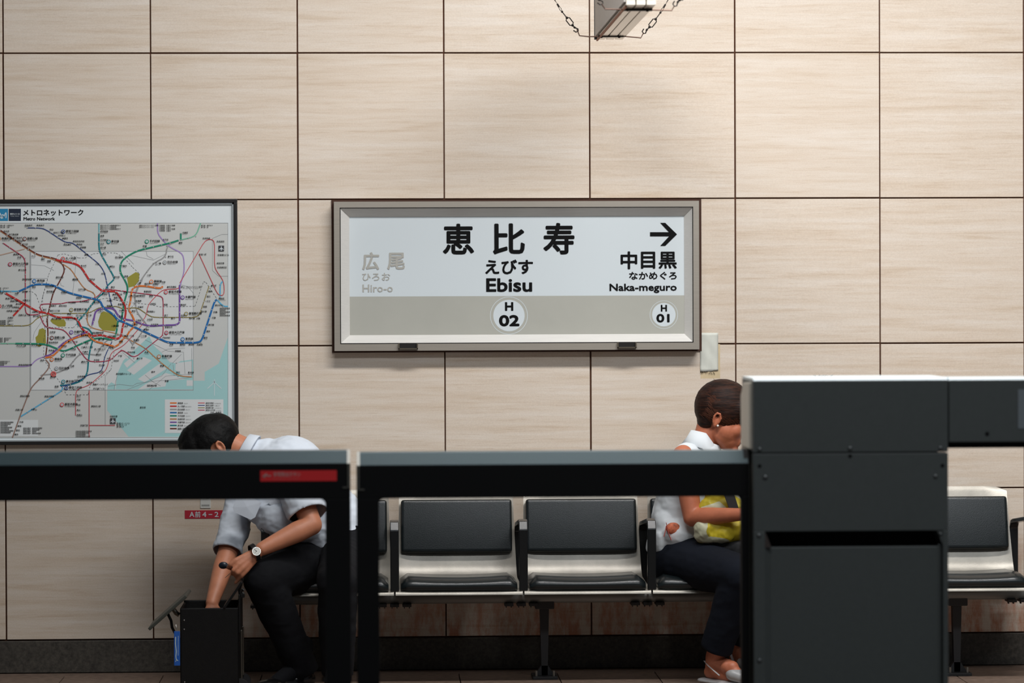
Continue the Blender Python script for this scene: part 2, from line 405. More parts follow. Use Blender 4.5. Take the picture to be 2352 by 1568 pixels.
for s, r in (('恵', (1017, 513.5, 1089, 584)), ('比', (1132, 512.8, 1205.5, 584)), ('寿', (1247.8, 511.6, 1319.5, 584))): text(s, r, YT, 'sign_'+s, .0, res=3, fat=1.8)
text('えびす', (1114.4, 595.7, 1224.3, 629.7), YT, 'sign_a', .0, res=3, fat=1.0); text('Ebisu', (1116.7, 638.7, 1222.3, 670), YT, 'sign_b', .01, res=4, fat=.7)
text('広', (832, 579, 871, 620), YT, 'signgrey', .0, fat=1.1); text('尾', (889.4, 580, 930, 619), YT, 'signgrey', .0, fat=1.1)
text('ひろお', (832, 626.6, 896.5, 644.6), YT, 'signgrey', .01); text('Hiro-o', (832.7, 653, 902.3, 670.8), YT, 'signgrey', .012)
text('中', (1425.4, 577, 1463.7, 618), YT, 'sign_c', .0, fat=1.1); text('目', (1472, 577.7, 1505, 616.8), YT, 'sign_d', .0, fat=1.1); text('黒', (1512.6, 577.7, 1554.5, 616.8), YT, 'sign_e', .0, fat=1.0)
text('なかめぐろ', (1445, 623.9, 1554.5, 642), YT, 'sign_f', .0, fat=.5); text('Naka-meguro', (1400, 651, 1554.5, 672.8), YT, 'sign_g', .01, fat=.4)
text('H', (1159.8, 693.5, 1179, 713.8), YT, 'sign_h', .01, fat=.9); text('02', (1146, 723, 1193, 749.5), YT, 'sign_i', .0, res=4, fat=1.6)
text('H', (1517.7, 699.8, 1532, 715.4), YT, 'sign_j', .01, fat=.7); text('01', (1507.5, 720.5, 1538, 740.5), YT, 'sign_k', .0, res=4, fat=1.2)
bm = NB()
pw = lambda x, y: W(x, y, YT)
poly(bm, [pw(1493, 533), pw(1541, 533), pw(1541, 542.5), pw(1493, 542.5)], YT)
tip = [pw(1516.5, 511.6), pw(1528, 511.6), pw(1555, 537.8), pw(1528, 564.4), pw(1516.5, 564.4), pw(1541, 538)]
poly(bm, [tip[0], tip[1], tip[2], tip[5]], YT-.0002); poly(bm, [tip[5], tip[2], tip[3], tip[4]], YT-.0002)
obj('direction_arrow', bm, INK, sign)
for x0, x1, y0, y1 in ((915, 960, 788.5, 801.5), (1418, 1462, 785.5, 798.5)):
    r = rect(x0, y0, x1, y1, YF-.01); bm = NB(); t_ = .0035
    box(bm, r[0], r[1], YF-.016, YF, r[2], r[2]+t_); box(bm, r[0], r[0]+t_*1.3, YF-.016, YF, r[2], r[3]); box(bm, r[1]-t_*1.3, r[1], YF-.016, YF, r[2], r[3])
    cl = obj('finger_pull', bm, mat('worn_bronze', (110, 102, 88), .4, .5), sign)
    bm = NB(); box(bm, r[0]+t_, r[1]-t_, YF-.006, YF, r[2]+t_, r[3]-.001); obj('pull_recess', bm, mat('black_seam', (25, 22, 20)), cl)

# ================================================================== NETWORK MAP
fr = rect(-430, 458, 546, 1021.5, -.045); inn = rect(-421, 467, 538, 1013, -.045)
mp_ = thing('network_map_board', 'large framed colour network map of railway lines on the wall', 'map', ((fr[0]+fr[1])/2, -.01, (fr[2]+fr[3])/2))
bm = NB(); d = (fr[1]-inn[1])
bm.free()
for q in ((fr[0], fr[1], fr[3]-d, fr[3]), (fr[0], fr[1], fr[2], fr[2]+d), (fr[0], fr[0]+d, fr[2]+d, fr[3]-d), (fr[1]-d, fr[1], fr[2]+d, fr[3]-d)):
    bm = NB(); box(bm, q[0], q[1], -.045, -.011, q[2], q[3], .002); obj('frame_rail', bm, mat('black_frame_paint', (24, 22, 22), .45), mp_)
YM = -.030
bm = NB(); box(bm, fr[0]+d*.8, fr[1]-d*.8, YM, -.012, fr[2]+d*.8, fr[3]-d*.8); obj('map_sheet', bm, mat('map_paper', (222, 229, 231), .4), mp_)
bm = NB(); r = rect(-421, 467, 538, 1013, YM-.002)
for a, b_, c, e in ((r[0], r[0]+.006, r[2], r[3]), (r[1]-.006, r[1], r[2], r[3]), (r[0], r[1], r[3]-.006, r[3]), (r[0], r[1], r[2], r[2]+.006)): box(bm, a, b_, YM-.008, YM, c, e)
obj('inner_rim', bm, mat('silver_rim', (196, 204, 206), .35, .3), mp_)
def fA(x, y): return x*.2381, 440+y*.2381
def fB(x, y): return x*.2381, 730+y*.2381
def fC(x, y): return x*.1403, 640+y*.1403
def fD(x, y): return 260+x*.1403, 640+y*.1403
def layer(k): return YM-.0003-.00015*k
def area_print(name, polys, col, k, fn=None):
    for f, pts in polys:
        bm = NB(); poly(bm, [W(*(f(*p) if f else p), layer(k)) for p in pts], layer(k)); obj(name, bm, mat('print_'+name, col, .45), mp_)
area_print('land_print', [(None, [(-415, 512), (523.6, 512), (523.6, 1005), (-415, 1005)])], (203, 205, 202), 0)
SEA = (166, 210, 210)
area_print('sea_print', [(fB, [(1035, 700), (1035, 890), (1240, 1145), (2200, 1145), (2200, 180), (2110, 440), (1975, 520), (1975, 605), (1865, 605), (1865, 700)])], SEA, 1)
area_print('city_print', [(None, [(69, 577), (444, 577), (444, 895.5), (69, 895.5)])], (219, 222, 222), 2)
area_print('bay_print', [(fB, [(1115, 690), (1130, 540), (1190, 410), (1440, 175), (1480, 260), (1560, 340), (1640, 430), (1865, 400), (1865, 690)]), (fB, [(1035, 690), (1040, 650), (1075, 620), (1110, 640), (1112, 690)])], SEA, 3)
area_print('island_print', [(fB, q) for q in ([(1195, 440), (1310, 345), (1345, 375), (1225, 480)], [(1225, 505), (1385, 375), (1465, 410), (1290, 548)], [(1330, 590), (1540, 440), (1605, 490), (1395, 620)],
    [(1500, 285), (1780, 290), (1780, 395), (1700, 440), (1640, 425), (1560, 335)], [(1695, 435), (1850, 415), (1850, 560), (1780, 572), (1690, 500)], [(1400, 640), (1600, 530), (1790, 590), (1610, 605), (1595, 660), (1330, 690)],
    [(1160, 335), (1180, 330), (1240, 385), (1228, 398)], [(1800, 600), (1860, 600), (1860, 655), (1800, 655)])], (215, 218, 218), 4)
area_print('park_print', [(fC, [(1650, 560), (1700, 530), (1860, 590), (1910, 680), (1915, 780), (1880, 860), (1680, 840), (1620, 780), (1605, 700)]), (fC, [(830, 665), (1050, 660), (1080, 720), (1070, 780), (960, 785), (860, 730), (825, 690)]),
    (fC, [(640, 830), (700, 805), (745, 840), (755, 1060), (640, 1115), (600, 1090), (580, 960), (620, 920)]), (fA, [(1225, 830), (1310, 775), (1345, 790), (1340, 860), (1300, 910), (1240, 925)])], (158, 152, 62), 4)
area_print('legend_print', [(fB, [(1590, 785), (2155, 785), (2155, 1110), (1590, 1110)]), (fB, [(-300, 982), (368, 982), (368, 1140), (-300, 1140)])], (222, 226, 226), 4)
px = W(101, 700, YM)[0]-W(1, 700, YM)[0]; px /= 100       # metres per photo pixel on the sheet
bm = NB()
def seg(f, pts, w_, k=5): ribbon(bm, [W(*(f(*p) if f else p), layer(k)) for p in pts], w_*px, layer(k))
seg(None, [(-415, 512), (523.6, 512), (523.6, 1005), (-415, 1005)], .7); seg(None, [(69, 577), (444, 577), (444, 895.5), (69, 895.5), (69, 577)], .8)
seg(None, [(70.6, 578), (70.6, 894)], 1.2)
for q in ([(2050, 450), (2140, 412), (2198, 412)], [(2050, 450), (2050, 760), (2110, 815), (2198, 815)]): seg(fA, q, .6)
for q in ([(1400, 210), (1620, 320), (1770, 330), (1785, 540)], [(1015, 1030), (1015, 560), (1070, 500)], [(1560, 330), (1620, 300), (1785, 290)], [(1660, 440), (1750, 350)], [(1040, 660), (1150, 640), (1280, 655), (1320, 630), (1480, 610), (1620, 600), (1860, 570)], [(1400, 550), (1480, 620), (1550, 655)], [(1180, 330), (1300, 430)], [(1130, 560), (1100, 690)]): seg(fB, q, .8)
for q in ([(1440, 690), (1600, 560), (1860, 540)], [(1650, 440), (1560, 560), (1230, 690)], [(1670, 450), (1680, 560)], [(1850, 290), (1850, 560)]): seg(fB, q, .7)
for q in ([(540, 1010), (560, 880), (680, 700)], [(990, 60), (1000, 110), (1050, 125)]): seg(fC, q, .7)
for q in ([(690, 170), (820, 150)], [(480, 30), (360, 250)], [(1080, 90), (1220, 130), (1310, 230), (1320, 330)]): seg(fD, q, .7)
for q in ([(300, 705), (430, 715), (520, 760)], [(300, 837), (460, 837)], [(1170, 575), (1290, 700)], [(1240, 610), (1480, 660), (1600, 600)], [(1410, 575), (1420, 620), (1480, 650)], [(700, 1000), (740, 620)]): seg(fA, q, .7)
obj('thin_outline', bm, mat('print_thin_grey', (138, 142, 144), .5), mp_)['kind'] = 'stuff'
bm = NB(); seg(fB, [(2068, 590), (2068, 750)], 1.4); seg(fB, [(2000, 682), (2068, 620), (2136, 682)], 1.6); seg(fB, [(2050, 610), (2085, 610)], 1)
obj('compass_print', bm, WHITEPRINT, mp_)
G, Rd, Gy, Bl, Gn, Tn, Pu, Te, Br, Ro, Nv, Ol, Mg = (226, 120, 50), (200, 48, 44), (158, 158, 158), (28, 108, 176), (28, 138, 108), (190, 132, 84), (122, 84, 164), (18, 128, 138), (108, 52, 40), (205, 78, 84), (40, 66, 130), (148, 132, 68), (180, 46, 76)
LBl, LGn, LPu, LTe, GBr, LTn = (96, 178, 216), (122, 186, 158), (168, 142, 200), (110, 182, 190), (150, 122, 110), (190, 158, 138)
ROUTES = [
 (Tn, 2.4, [(fA, [(0, 378), (340, 603), (410, 628), (520, 653), (680, 740), (750, 850), (820, 945), (900, 970), (925, 1020), (842, 1160), (842, 1250)]), (fB, [(835, 0), (850, 60), (880, 95), (1000, 125), (1130, 150), (1290, 230), (1400, 290), (1550, 430), (1720, 560), (1850, 568)])]),
 (Br, 3, [(fA, [(-200, 250), (0, 370), (340, 596), (410, 620), (560, 650), (632, 740), (590, 840), (510, 980), (460, 1200), (452, 1260)]), (fB, [(455, 0), (465, 180), (440, 380)])]),
 (Gy, 3, [(fB, [(400, 550), (520, 540), (650, 490), (770, 340), (940, 358)]), (fB, [(940, 340), (1000, 240), (1120, 160), (1220, 170), (1280, 255)]), (fD, [(320, 1080), (440, 930), (480, 850), (580, 780), (400, 570), (370, 460), (350, 250), (420, 100), (480, 0)]), (fA, [(1320, 960), (1360, 850), (1480, 690), (1600, 630), (1612, 520), (1700, 480)])]),
 (LPu, 2.6, [(fB, [(-600, 467), (290, 467), (350, 400), (420, 375)]), (fA, [(1735, 920), (1780, 760), (1770, 600), (1630, 530), (1520, 410), (1520, 305)])]),
 (LBl, 3, [(fC, [(-800, 205), (300, 205)]), (fD, [(1750, 310), (1750, 90), (1795, 40)]), (fD, [(1700, 340), (1800, 452), (1880, 452)]), (fB, [(605, 662), (600, 700), (200, 950)])]),
 (LGn, 2.6, [(fA, [(1745, 465), (1890, 430), (1935, 305)]), (fB, [(-600, 246), (150, 246)])]),
 (LTe, 2.6, [(fA, [(955, 305), (955, 400)])]),
 (GBr, 2.8, [(fB, [(440, 400), (490, 460), (400, 570), (300, 670), (210, 900), (120, 1155)])]),
 (LTn, 2, [(fA, [(-300, 680), (0, 612), (240, 552)])]),
 (Te, 3.2, [(fA, [(955, 400), (955, 570), (1100, 820), (1100, 850), (1030, 910), (1020, 960), (930, 1030), (800, 1200), (745, 1255)]), (fB, [(752, -10), (745, 20), (755, 80), (860, 100), (905, 185), (870, 300), (852, 420), (845, 530), (800, 600), (680, 645), (580, 650)])]),
 (Nv, 1.9, [(fA, [(265, 350), (420, 350), (630, 490), (700, 490), (960, 700), (1010, 780), (1060, 1020), (1080, 1110), (1150, 1200)]), (fB, [(1080, 230), (1010, 370), (985, 520), (850, 545), (810, 580), (680, 640), (590, 660)])]),
 (Ol, 1.8, [(fC, [(-600, 768), (490, 768), (630, 620), (800, 590), (860, 565), (1410, 565), (1500, 540), (1620, 470), (1880, 450)]), (fD, [(0, 450), (60, 450), (160, 490), (250, 480), (400, 470), (540, 570), (640, 630), (1400, 630), (1570, 120)])]),
 (Ro, 1.5, [(fB, [(730, 940), (730, 690), (860, 650), (1030, 500), (1070, 330), (1190, 270), (1300, 150), (1390, 40)]), (fD, [(480, 690), (545, 600), (570, 420), (810, 170), (1040, 170), (1080, 140)]), (fB, [(860, 1150), (860, 700)]), (fB, [(860, 1035), (1110, 1035)]), (fA, [(1735, 880), (1985, 460), (2070, 460), (2070, 740), (2160, 860), (2165, 1000), (2105, 1000), (1920, 600)])]),
 (Mg, 1.8, [(fA, [(30, 495), (155, 580), (245, 640), (245, 1190), (370, 1185), (400, 1160)]), (fC, [(650, 590), (740, 800), (1040, 825), (1150, 950), (1310, 1180), (1430, 1340), (1560, 1360), (1720, 1350), (1810, 1330), (1930, 1220), (1996, 1160)]), (fD, [(0, 1290), (130, 1165), (200, 1190), (340, 1300), (520, 1160), (740, 980), (820, 920), (820, 330), (780, 280), (0, 180)]), (fC, [(1996, 200), (1700, 160), (1600, 300), (1330, 375), (1110, 380), (1000, 410), (680, 410), (650, 460), (690, 540)])]),
 (Pu, 3.6, [(fB, [(420, 375), (500, 350), (620, 230), (850, 130)]), (fB, [(890, 70), (905, 0)]), (fA, [(903, 1250), (920, 1150), (980, 1125), (1100, 1120), (1140, 1200), (1200, 1230), (1300, 1245)]), (fB, [(1290, 30), (1440, 80), (1590, 68), (1700, 68), (1735, 40), (1735, 0)]), (fA, [(1733, 1250), (1733, 900)])]),
 (Gn, 3.6, [(fA, [(1745, 400), (1745, 465)]), (fA, [(1725, 468), (1640, 495), (1320, 570), (1200, 640), (1160, 700), (1160, 780), (1200, 840), (1240, 930), (1200, 1060), (1170, 1250)]), (fB, [(1140, 20), (1120, 170), (1080, 215), (990, 190), (900, 200), (800, 240), (620, 325), (560, 300), (440, 250), (150, 246)])]),
 (Rd, 4, [(fC, [(90, 235), (400, 410), (620, 540), (760, 555), (920, 625), (1000, 635), (1200, 630), (1280, 680), (1330, 800), (1390, 860), (1440, 880), (1500, 940), (1590, 925), (1680, 920), (1750, 945), (1900, 985), (1960, 960)]), (fD, [(30, 990), (110, 970), (140, 900), (150, 800), (190, 670), (215, 500), (160, 370), (50, 210), (0, 205)]), (fC, [(1890, 205), (1740, 205), (1670, 200), (1450, 10)]), (fA, [(860, 850), (780, 720), (700, 685), (600, 670), (540, 655)]), (fC, [(400, 410), (220, 605)])]),
 (G, 3.8, [(fC, [(735, 1290), (850, 1275), (950, 1185), (1100, 1020), (1290, 945), (1430, 905), (1480, 960), (1560, 1025), (1700, 1060), (1860, 1105)]), (fD, [(0, 1120), (30, 1110), (100, 1070), (160, 980), (230, 930), (270, 850), (350, 780), (355, 700), (300, 570), (255, 510), (255, 460), (285, 380), (300, 200), (330, 150), (400, 115), (550, 120), (680, 145), (790, 155), (810, 120)])]),
 (Bl, 4, [(fC, [(300, 210), (430, 150), (550, 90), (820, 90), (930, 130), (1080, 210), (1200, 250), (1500, 320), (1640, 350), (1690, 480), (1860, 580), (1930, 680), (1960, 695)]), (fD, [(0, 570), (70, 670), (200, 720), (460, 840), (760, 980), (900, 1045), (1440, 1045), (1660, 370), (1700, 335)])]),
]
dots = []
for i, (col, wd, segs) in enumerate(ROUTES):
    Y = layer(6+i*.6)
    for f, pts in segs:
        Y -= .00003; bm = NB(); p = smoothline([f(*q) for q in pts]); ribbon(bm, [W(*q, Y) for q in p], wd*px, Y)
        base = [f(*q) for q in pts]
        if wd > 1.6 and col not in (LTn, GBr, LPu):
            for a, b_ in zip(base, base[1:]):
                n = max(1, int(math.hypot(a[0]-b_[0], a[1]-b_[1])/17))
                for t_ in range(n): dots.append((a[0]+(b_[0]-a[0])*t_/n, a[1]+(b_[1]-a[1])*t_/n, wd))
        obj('route_line', bm, mat('route_%d_%d_%d' % col, col, .45), mp_)
bm = NB(); bm2 = NB()
for x, y, wd in dots:
    c = W(x, y, layer(19)); disc(bm, *c, (.6+wd*.12)*px, layer(19), 8)
    disc(bm2, *c, (.95+wd*.12)*px, layer(18.6), 8)
obj('station_dot', bm, mat('print_dot_white', (214, 218, 216), .5), mp_)['kind'] = 'stuff'
obj('station_ring', bm2, mat('print_ring', (92, 92, 90), .5), mp_)['kind'] = 'stuff'
# dashed main line railway
bm = NB()
def dashed(f, pts, w_=.9, on=4.2, off=3.4):
    p = [f(*q) for q in pts]; Y = layer(5.5)
    for a, b_ in zip(p, p[1:]):
        L = math.hypot(a[0]-b_[0], a[1]-b_[1]); t = 0
        while t < L:
            e = min(L, t+on); g = lambda s: W(a[0]+(b_[0]-a[0])*s/L, a[1]+(b_[1]-a[1])*s/L, Y)
            ribbon(bm, [g(t), g(e)], w_*px, Y); t += on+off
dashed(fA, [(385, 1130), (420, 980), (470, 800), (560, 610), (620, 600), (760, 640), (820, 640), (900, 600), (1000, 588), (1120, 592), (1200, 640), (1280, 730), (1345, 790), (1340, 860), (1290, 920), (1300, 1080), (1240, 1150)])
dashed(fC, [(715, 1250), (718, 1000), (750, 860), (690, 600), (700, 300), (780, 0)]); dashed(fC, [(750, 780), (840, 798), (1200, 802), (1290, 700), (1420, 570), (1570, 350), (1740, 315), (1996, 370)])
dashed(fC, [(420, 205), (520, 210), (590, 260), (650, 420)])
dashed(fD, [(0, 340), (350, 400), (600, 420), (760, 460), (1340, 450), (1480, 45), (1520, 60), (1700, 330)]); dashed(fB, [(420, 400), (600, 650), (640, 740), (850, 740), (870, 650), (1070, 500), (1100, 330)])
obj('dashed_railway', bm, mat('print_dash', (70, 72, 74), .5), mp_)['kind'] = 'stuff'
NM = {'G': (G, '銀座線', 'Ginza Line'), 'M': (Rd, '丸ノ内線', 'Marunouchi Line'), 'H': (Gy, '日比谷線', 'Hibiya Line'), 'T': (Bl, '東西線', 'Tozai Line'), 'C': (Gn, '千代田線', 'Chiyoda Line'), 'Y': (Tn, '有楽町線', 'Yurakucho Line'),
      'Z': (Pu, '半蔵門線', 'Hanzomon Line'), 'N': (Te, '南北線', 'Namboku Line'), 'F': (Br, '副都心線', 'Fukutoshin Line'), 'A': (Ro, '都営浅草線', 'Toei Asakusa Line'), 'I': (Nv, '都営三田線', 'Toei Mita Line'), 'S': (Ol, '都営新宿線', 'Toei Shinjuku Line'), 'E': (Mg, '都営大江戸線', 'Toei Oedo Line')}
BADGE = {}
bmw = NB()
def badge(f, x, y, k):
    c = f(x, y); col, jp, en = NM[k]; b_ = NB(); bw = NB(); Y = layer(20)
    w_ = W(*c, Y); disc(b_, *w_, 4.7*px, Y, 20, 2.9*px); disc(bw, *w_, 3*px, layer(19.5), 16); o = obj('line_badge', b_, mat('route_%d_%d_%d' % col, col), mp_); obj('badge_disc', bw, WHITEPRINT, mp_)
    text(k, (c[0]-1.3, c[1]-1.8, c[0]+1.3, c[1]+1.8), layer(21), 'map', .01, res=1)
    n = len(jp); text(jp, (c[0]+6.3, c[1]-4.2, c[0]+6.3+n*5.9, c[1]+1.7), layer(21), 'map', .016, res=1)
    text(en, (c[0]+6.3, c[1]+2.4, c[0]+6.3+n*4.8, c[1]+4.6), layer(21), 'map', .01, res=1)
for x, y, k in ((610, 385, 'I'), (1048, 483, 'N'), (1417, 481, 'C'), (238, 455, 'F'), (607, 647, 'M'), (98, 700, 'E'), (331, 862, 'T'), (1590, 682, 'H'), (1460, 868, 'G'), (1601, 969, 'A'), (1762, 1020, 'Z'), (688, 1140, 'S'), (1796, 1178, 'S'), (-10, 455, 'Y'), (-6, 1104, 'M')): badge(fA, x, y, k)
for x, y, k in ((688, 138, 'Z'), (500, 192, 'F'), (607, 360, 'C'), (500, 400, 'G'), (545, 487, 'H'), (611, 615, 'N'), (640, 674, 'I'), (598, 836, 'A'), (1605, 143, 'E'), (1762, 205, 'T'), (1534, 372, 'Y')): badge(fB, x, y, k)
bmw.free()
for k, b_ in BADGE.items(): obj('line_badge', b_, mat('route_%d_%d_%d' % NM[k][0], NM[k][0]), mp_)
def lab(f, x, y, jp, en='', h=3.9):
    h *= 1.14; a = f(x, y); w_ = len(jp)*h*.98
    text(jp, (a[0], a[1]-h/2, a[0]+w_, a[1]+h/2), layer(21), 'map', .014, res=1)
    if en: text(en, (a[0], a[1]+h/2+.5, a[0]+max(w_*.85, len(en)*1.05), a[1]+h/2+2.1), layer(21), 'map', .005, res=1)
for a in ((35, 382, '和光市', 'Wakoshi'), (85, 412, '地下鉄成増', 'Narimasu'), (125, 445, '地下鉄赤塚', 'Akatsuka'), (165, 475, '平和台', 'Heiwadai'), (215, 505, '氷川台', 'Hikawadai'), (262, 530, '小竹向原', 'Kotake-mukaihara'), (305, 622, '千川', 'Senkawa'), (398, 650, '要町', 'Kanamecho'), (455, 668, '池袋', 'Ikebukuro'),
          (540, 825, '雑司が谷', 'Zoshigaya'), (700, 845, '護国寺', 'Gokokuji'), (755, 942, '江戸川橋', 'Edogawabashi'), (780, 715, '新大塚', 'Shin-otsuka'), (862, 845, '茗荷谷', 'Myogadani'), (985, 985, '後楽園', 'Korakuen'), (1070, 920, '春日', 'Kasuga'), (1100, 822, '東大前', 'Todaimae'), (1055, 720, '本駒込', 'Hon-komagome'), (990, 600, '駒込', 'Komagome'),
          (968, 382, '赤羽岩淵', 'Akabane-iwabuchi'), (968, 425, '志茂', 'Shimo'), (968, 465, '王子神谷', 'Oji-kamiya'), (968, 503, '王子', 'Oji'), (968, 540, '西ケ原', 'Nishigahara'), (240, 325, '西高島平', 'Nishi-Takashimadaira'), (355, 325, '新高島平', ''), (480, 365, '西台', ''), (515, 395, '志村三丁目', ''), (560, 422, '志村坂上', ''), (600, 450, '本蓮沼', ''), (615, 510, '板橋本町', ''), (705, 478, '板橋区役所前', ''), (740, 508, '新板橋', ''), (775, 537, '西巣鴨', ''), (815, 608, '巣鴨', ''), (920, 700, '千石', ''), (980, 790, '白山', ''),
          (1112, 632, '西日暮里', 'Nishi-nippori'), (1170, 715, '千駄木', 'Sendagi'), (1200, 815, '根津', 'Nezu'), (1380, 525, '町屋', 'Machiya'), (1570, 462, '北千住', 'Kita-senju'), (1725, 492, '綾瀬', 'Ayase'), (1760, 395, '北綾瀬', 'Kita-ayase'), (1620, 625, '南千住', 'Minami-senju'), (1500, 690, '三ノ輪', 'Minowa'), (1420, 803, '入谷', 'Iriya'), (1325, 882, '上野', 'Ueno'), (1395, 888, '稲荷町', 'Inaricho'), (1475, 892, '田原町', 'Tawaramachi'), (1560, 872, '浅草', 'Asakusa'),
          (1745, 918, '押上（スカイツリー前）', 'Oshiage SKYTREE'), (1610, 918, '本所吾妻橋', 'Honjo-azumabashi'), (1742, 1090, '錦糸町', 'Kinshicho'), (1140, 1085, '新御茶ノ水', 'Shin-ochanomizu'), (1310, 1053, '秋葉原', 'Akihabara'), (1330, 1002, '仲御徒町', 'Naka-okachimachi'), (1240, 1005, '上野広小路', 'Ueno-hirokoji'), (1390, 962, '新御徒町', 'Shin-okachimachi'), (1440, 1005, '蔵前', 'Kuramae'), (1190, 972, '湯島', 'Yushima'), (1085, 990, '本郷三丁目', 'Hongo-sanchome'), (1100, 1022, '御茶ノ水', 'Ochanomizu'),
          (1150, 1145, '大手町', 'Otemachi'), (1270, 1150, '神田', 'Kanda'), (1310, 1240, '三越前', 'Mitsukoshimae'), (1420, 1232, '人形町', 'Ningyocho'), (1420, 1155, '馬喰横山', ''), (1580, 1090, '両国', ''), (1585, 1192, '森下', 'Morishita'), (1650, 1222, '菊川', ''), (1745, 1192, '住吉', 'Sumiyoshi'), (1825, 1222, '西大島', ''), (1895, 1222, '大島', ''), (1940, 1155, '東大島', ''), (1960, 1108, '船堀', ''), (1975, 1055, '一之江', ''), (1995, 1010, '瑞江', ''), (2010, 960, '篠崎', ''), (2035, 905, '本八幡', 'Motoyawata'), (2110, 1030, '西船橋', 'Nishi-funabashi'), (2075, 1095, '原木中山', ''), (2060, 1160, '妙典', ''), (2045, 1215, '行徳', ''),
          (1330, 1112, '岩本町', ''), (1450, 1082, '浅草橋', ''), (1150, 1200, '竹橋', 'Takebashi'), (945, 1150, '九段下', 'Kudanshita'), (905, 1065, '飯田橋', 'Iidabashi'), (1030, 1050, '水道橋', ''), (1030, 1100, '神保町', 'Jimbocho'), (735, 1195, '四ツ谷', 'Yotsuya'), (830, 1190, '市ケ谷', 'Ichigaya'), (735, 1022, '神楽坂', 'Kagurazaka'), (660, 1070, '牛込柳町', ''), (770, 1060, '牛込神楽坂', ''), (570, 1100, '若松河田', ''), (490, 1100, '東新宿', ''), (590, 970, '早稲田', 'Waseda'), (450, 962, '西早稲田', 'Nishi-waseda'), (445, 912, '高田馬場', 'Takadanobaba'), (310, 918, '落合', 'Ochiai'), (145, 982, '中野', 'Nakano'), (-6, 975, '荻窪', 'Ogikubo'), (55, 1030, '新高円寺', ''), (100, 1055, '東高円寺', ''), (155, 1083, '新中野', ''), (115, 1115, '中野新橋', ''), (65, 1150, '中野富士見町', ''), (75, 1215, '方南町', 'Honancho'), (220, 1048, '中野坂上', ''), (215, 965, '東中野', ''), (180, 755, '新江古田', ''), (215, 845, '落合南長崎', ''), (170, 632, '練馬', 'Nerima'), (130, 605, '豊島園', ''), (415, 1138, '新宿', 'Shinjuku'), (485, 1148, '新宿三丁目', 'Shinjuku-sanchome'), (312, 1160, '西新宿', ''), (320, 1200, '都庁前', ''), (650, 1180, '曙橋', 'Akebonobashi'), (500, 1225, '新宿御苑前', ''), (635, 1225, '四谷三丁目', 'Yotsuya-sanchome'), (180, 1190, '西新宿五丁目', ''), (2090, 480, '京成成田', ''), (2090, 690, '成田空港', ''), (2100, 610, '空港第2ビル', ''), (1955, 450, '京成佐倉', ''), (1920, 605, '京成八幡', ''), (2095, 730, '京成津田沼', '')): lab(fA, a[0], a[1], *a[2:])
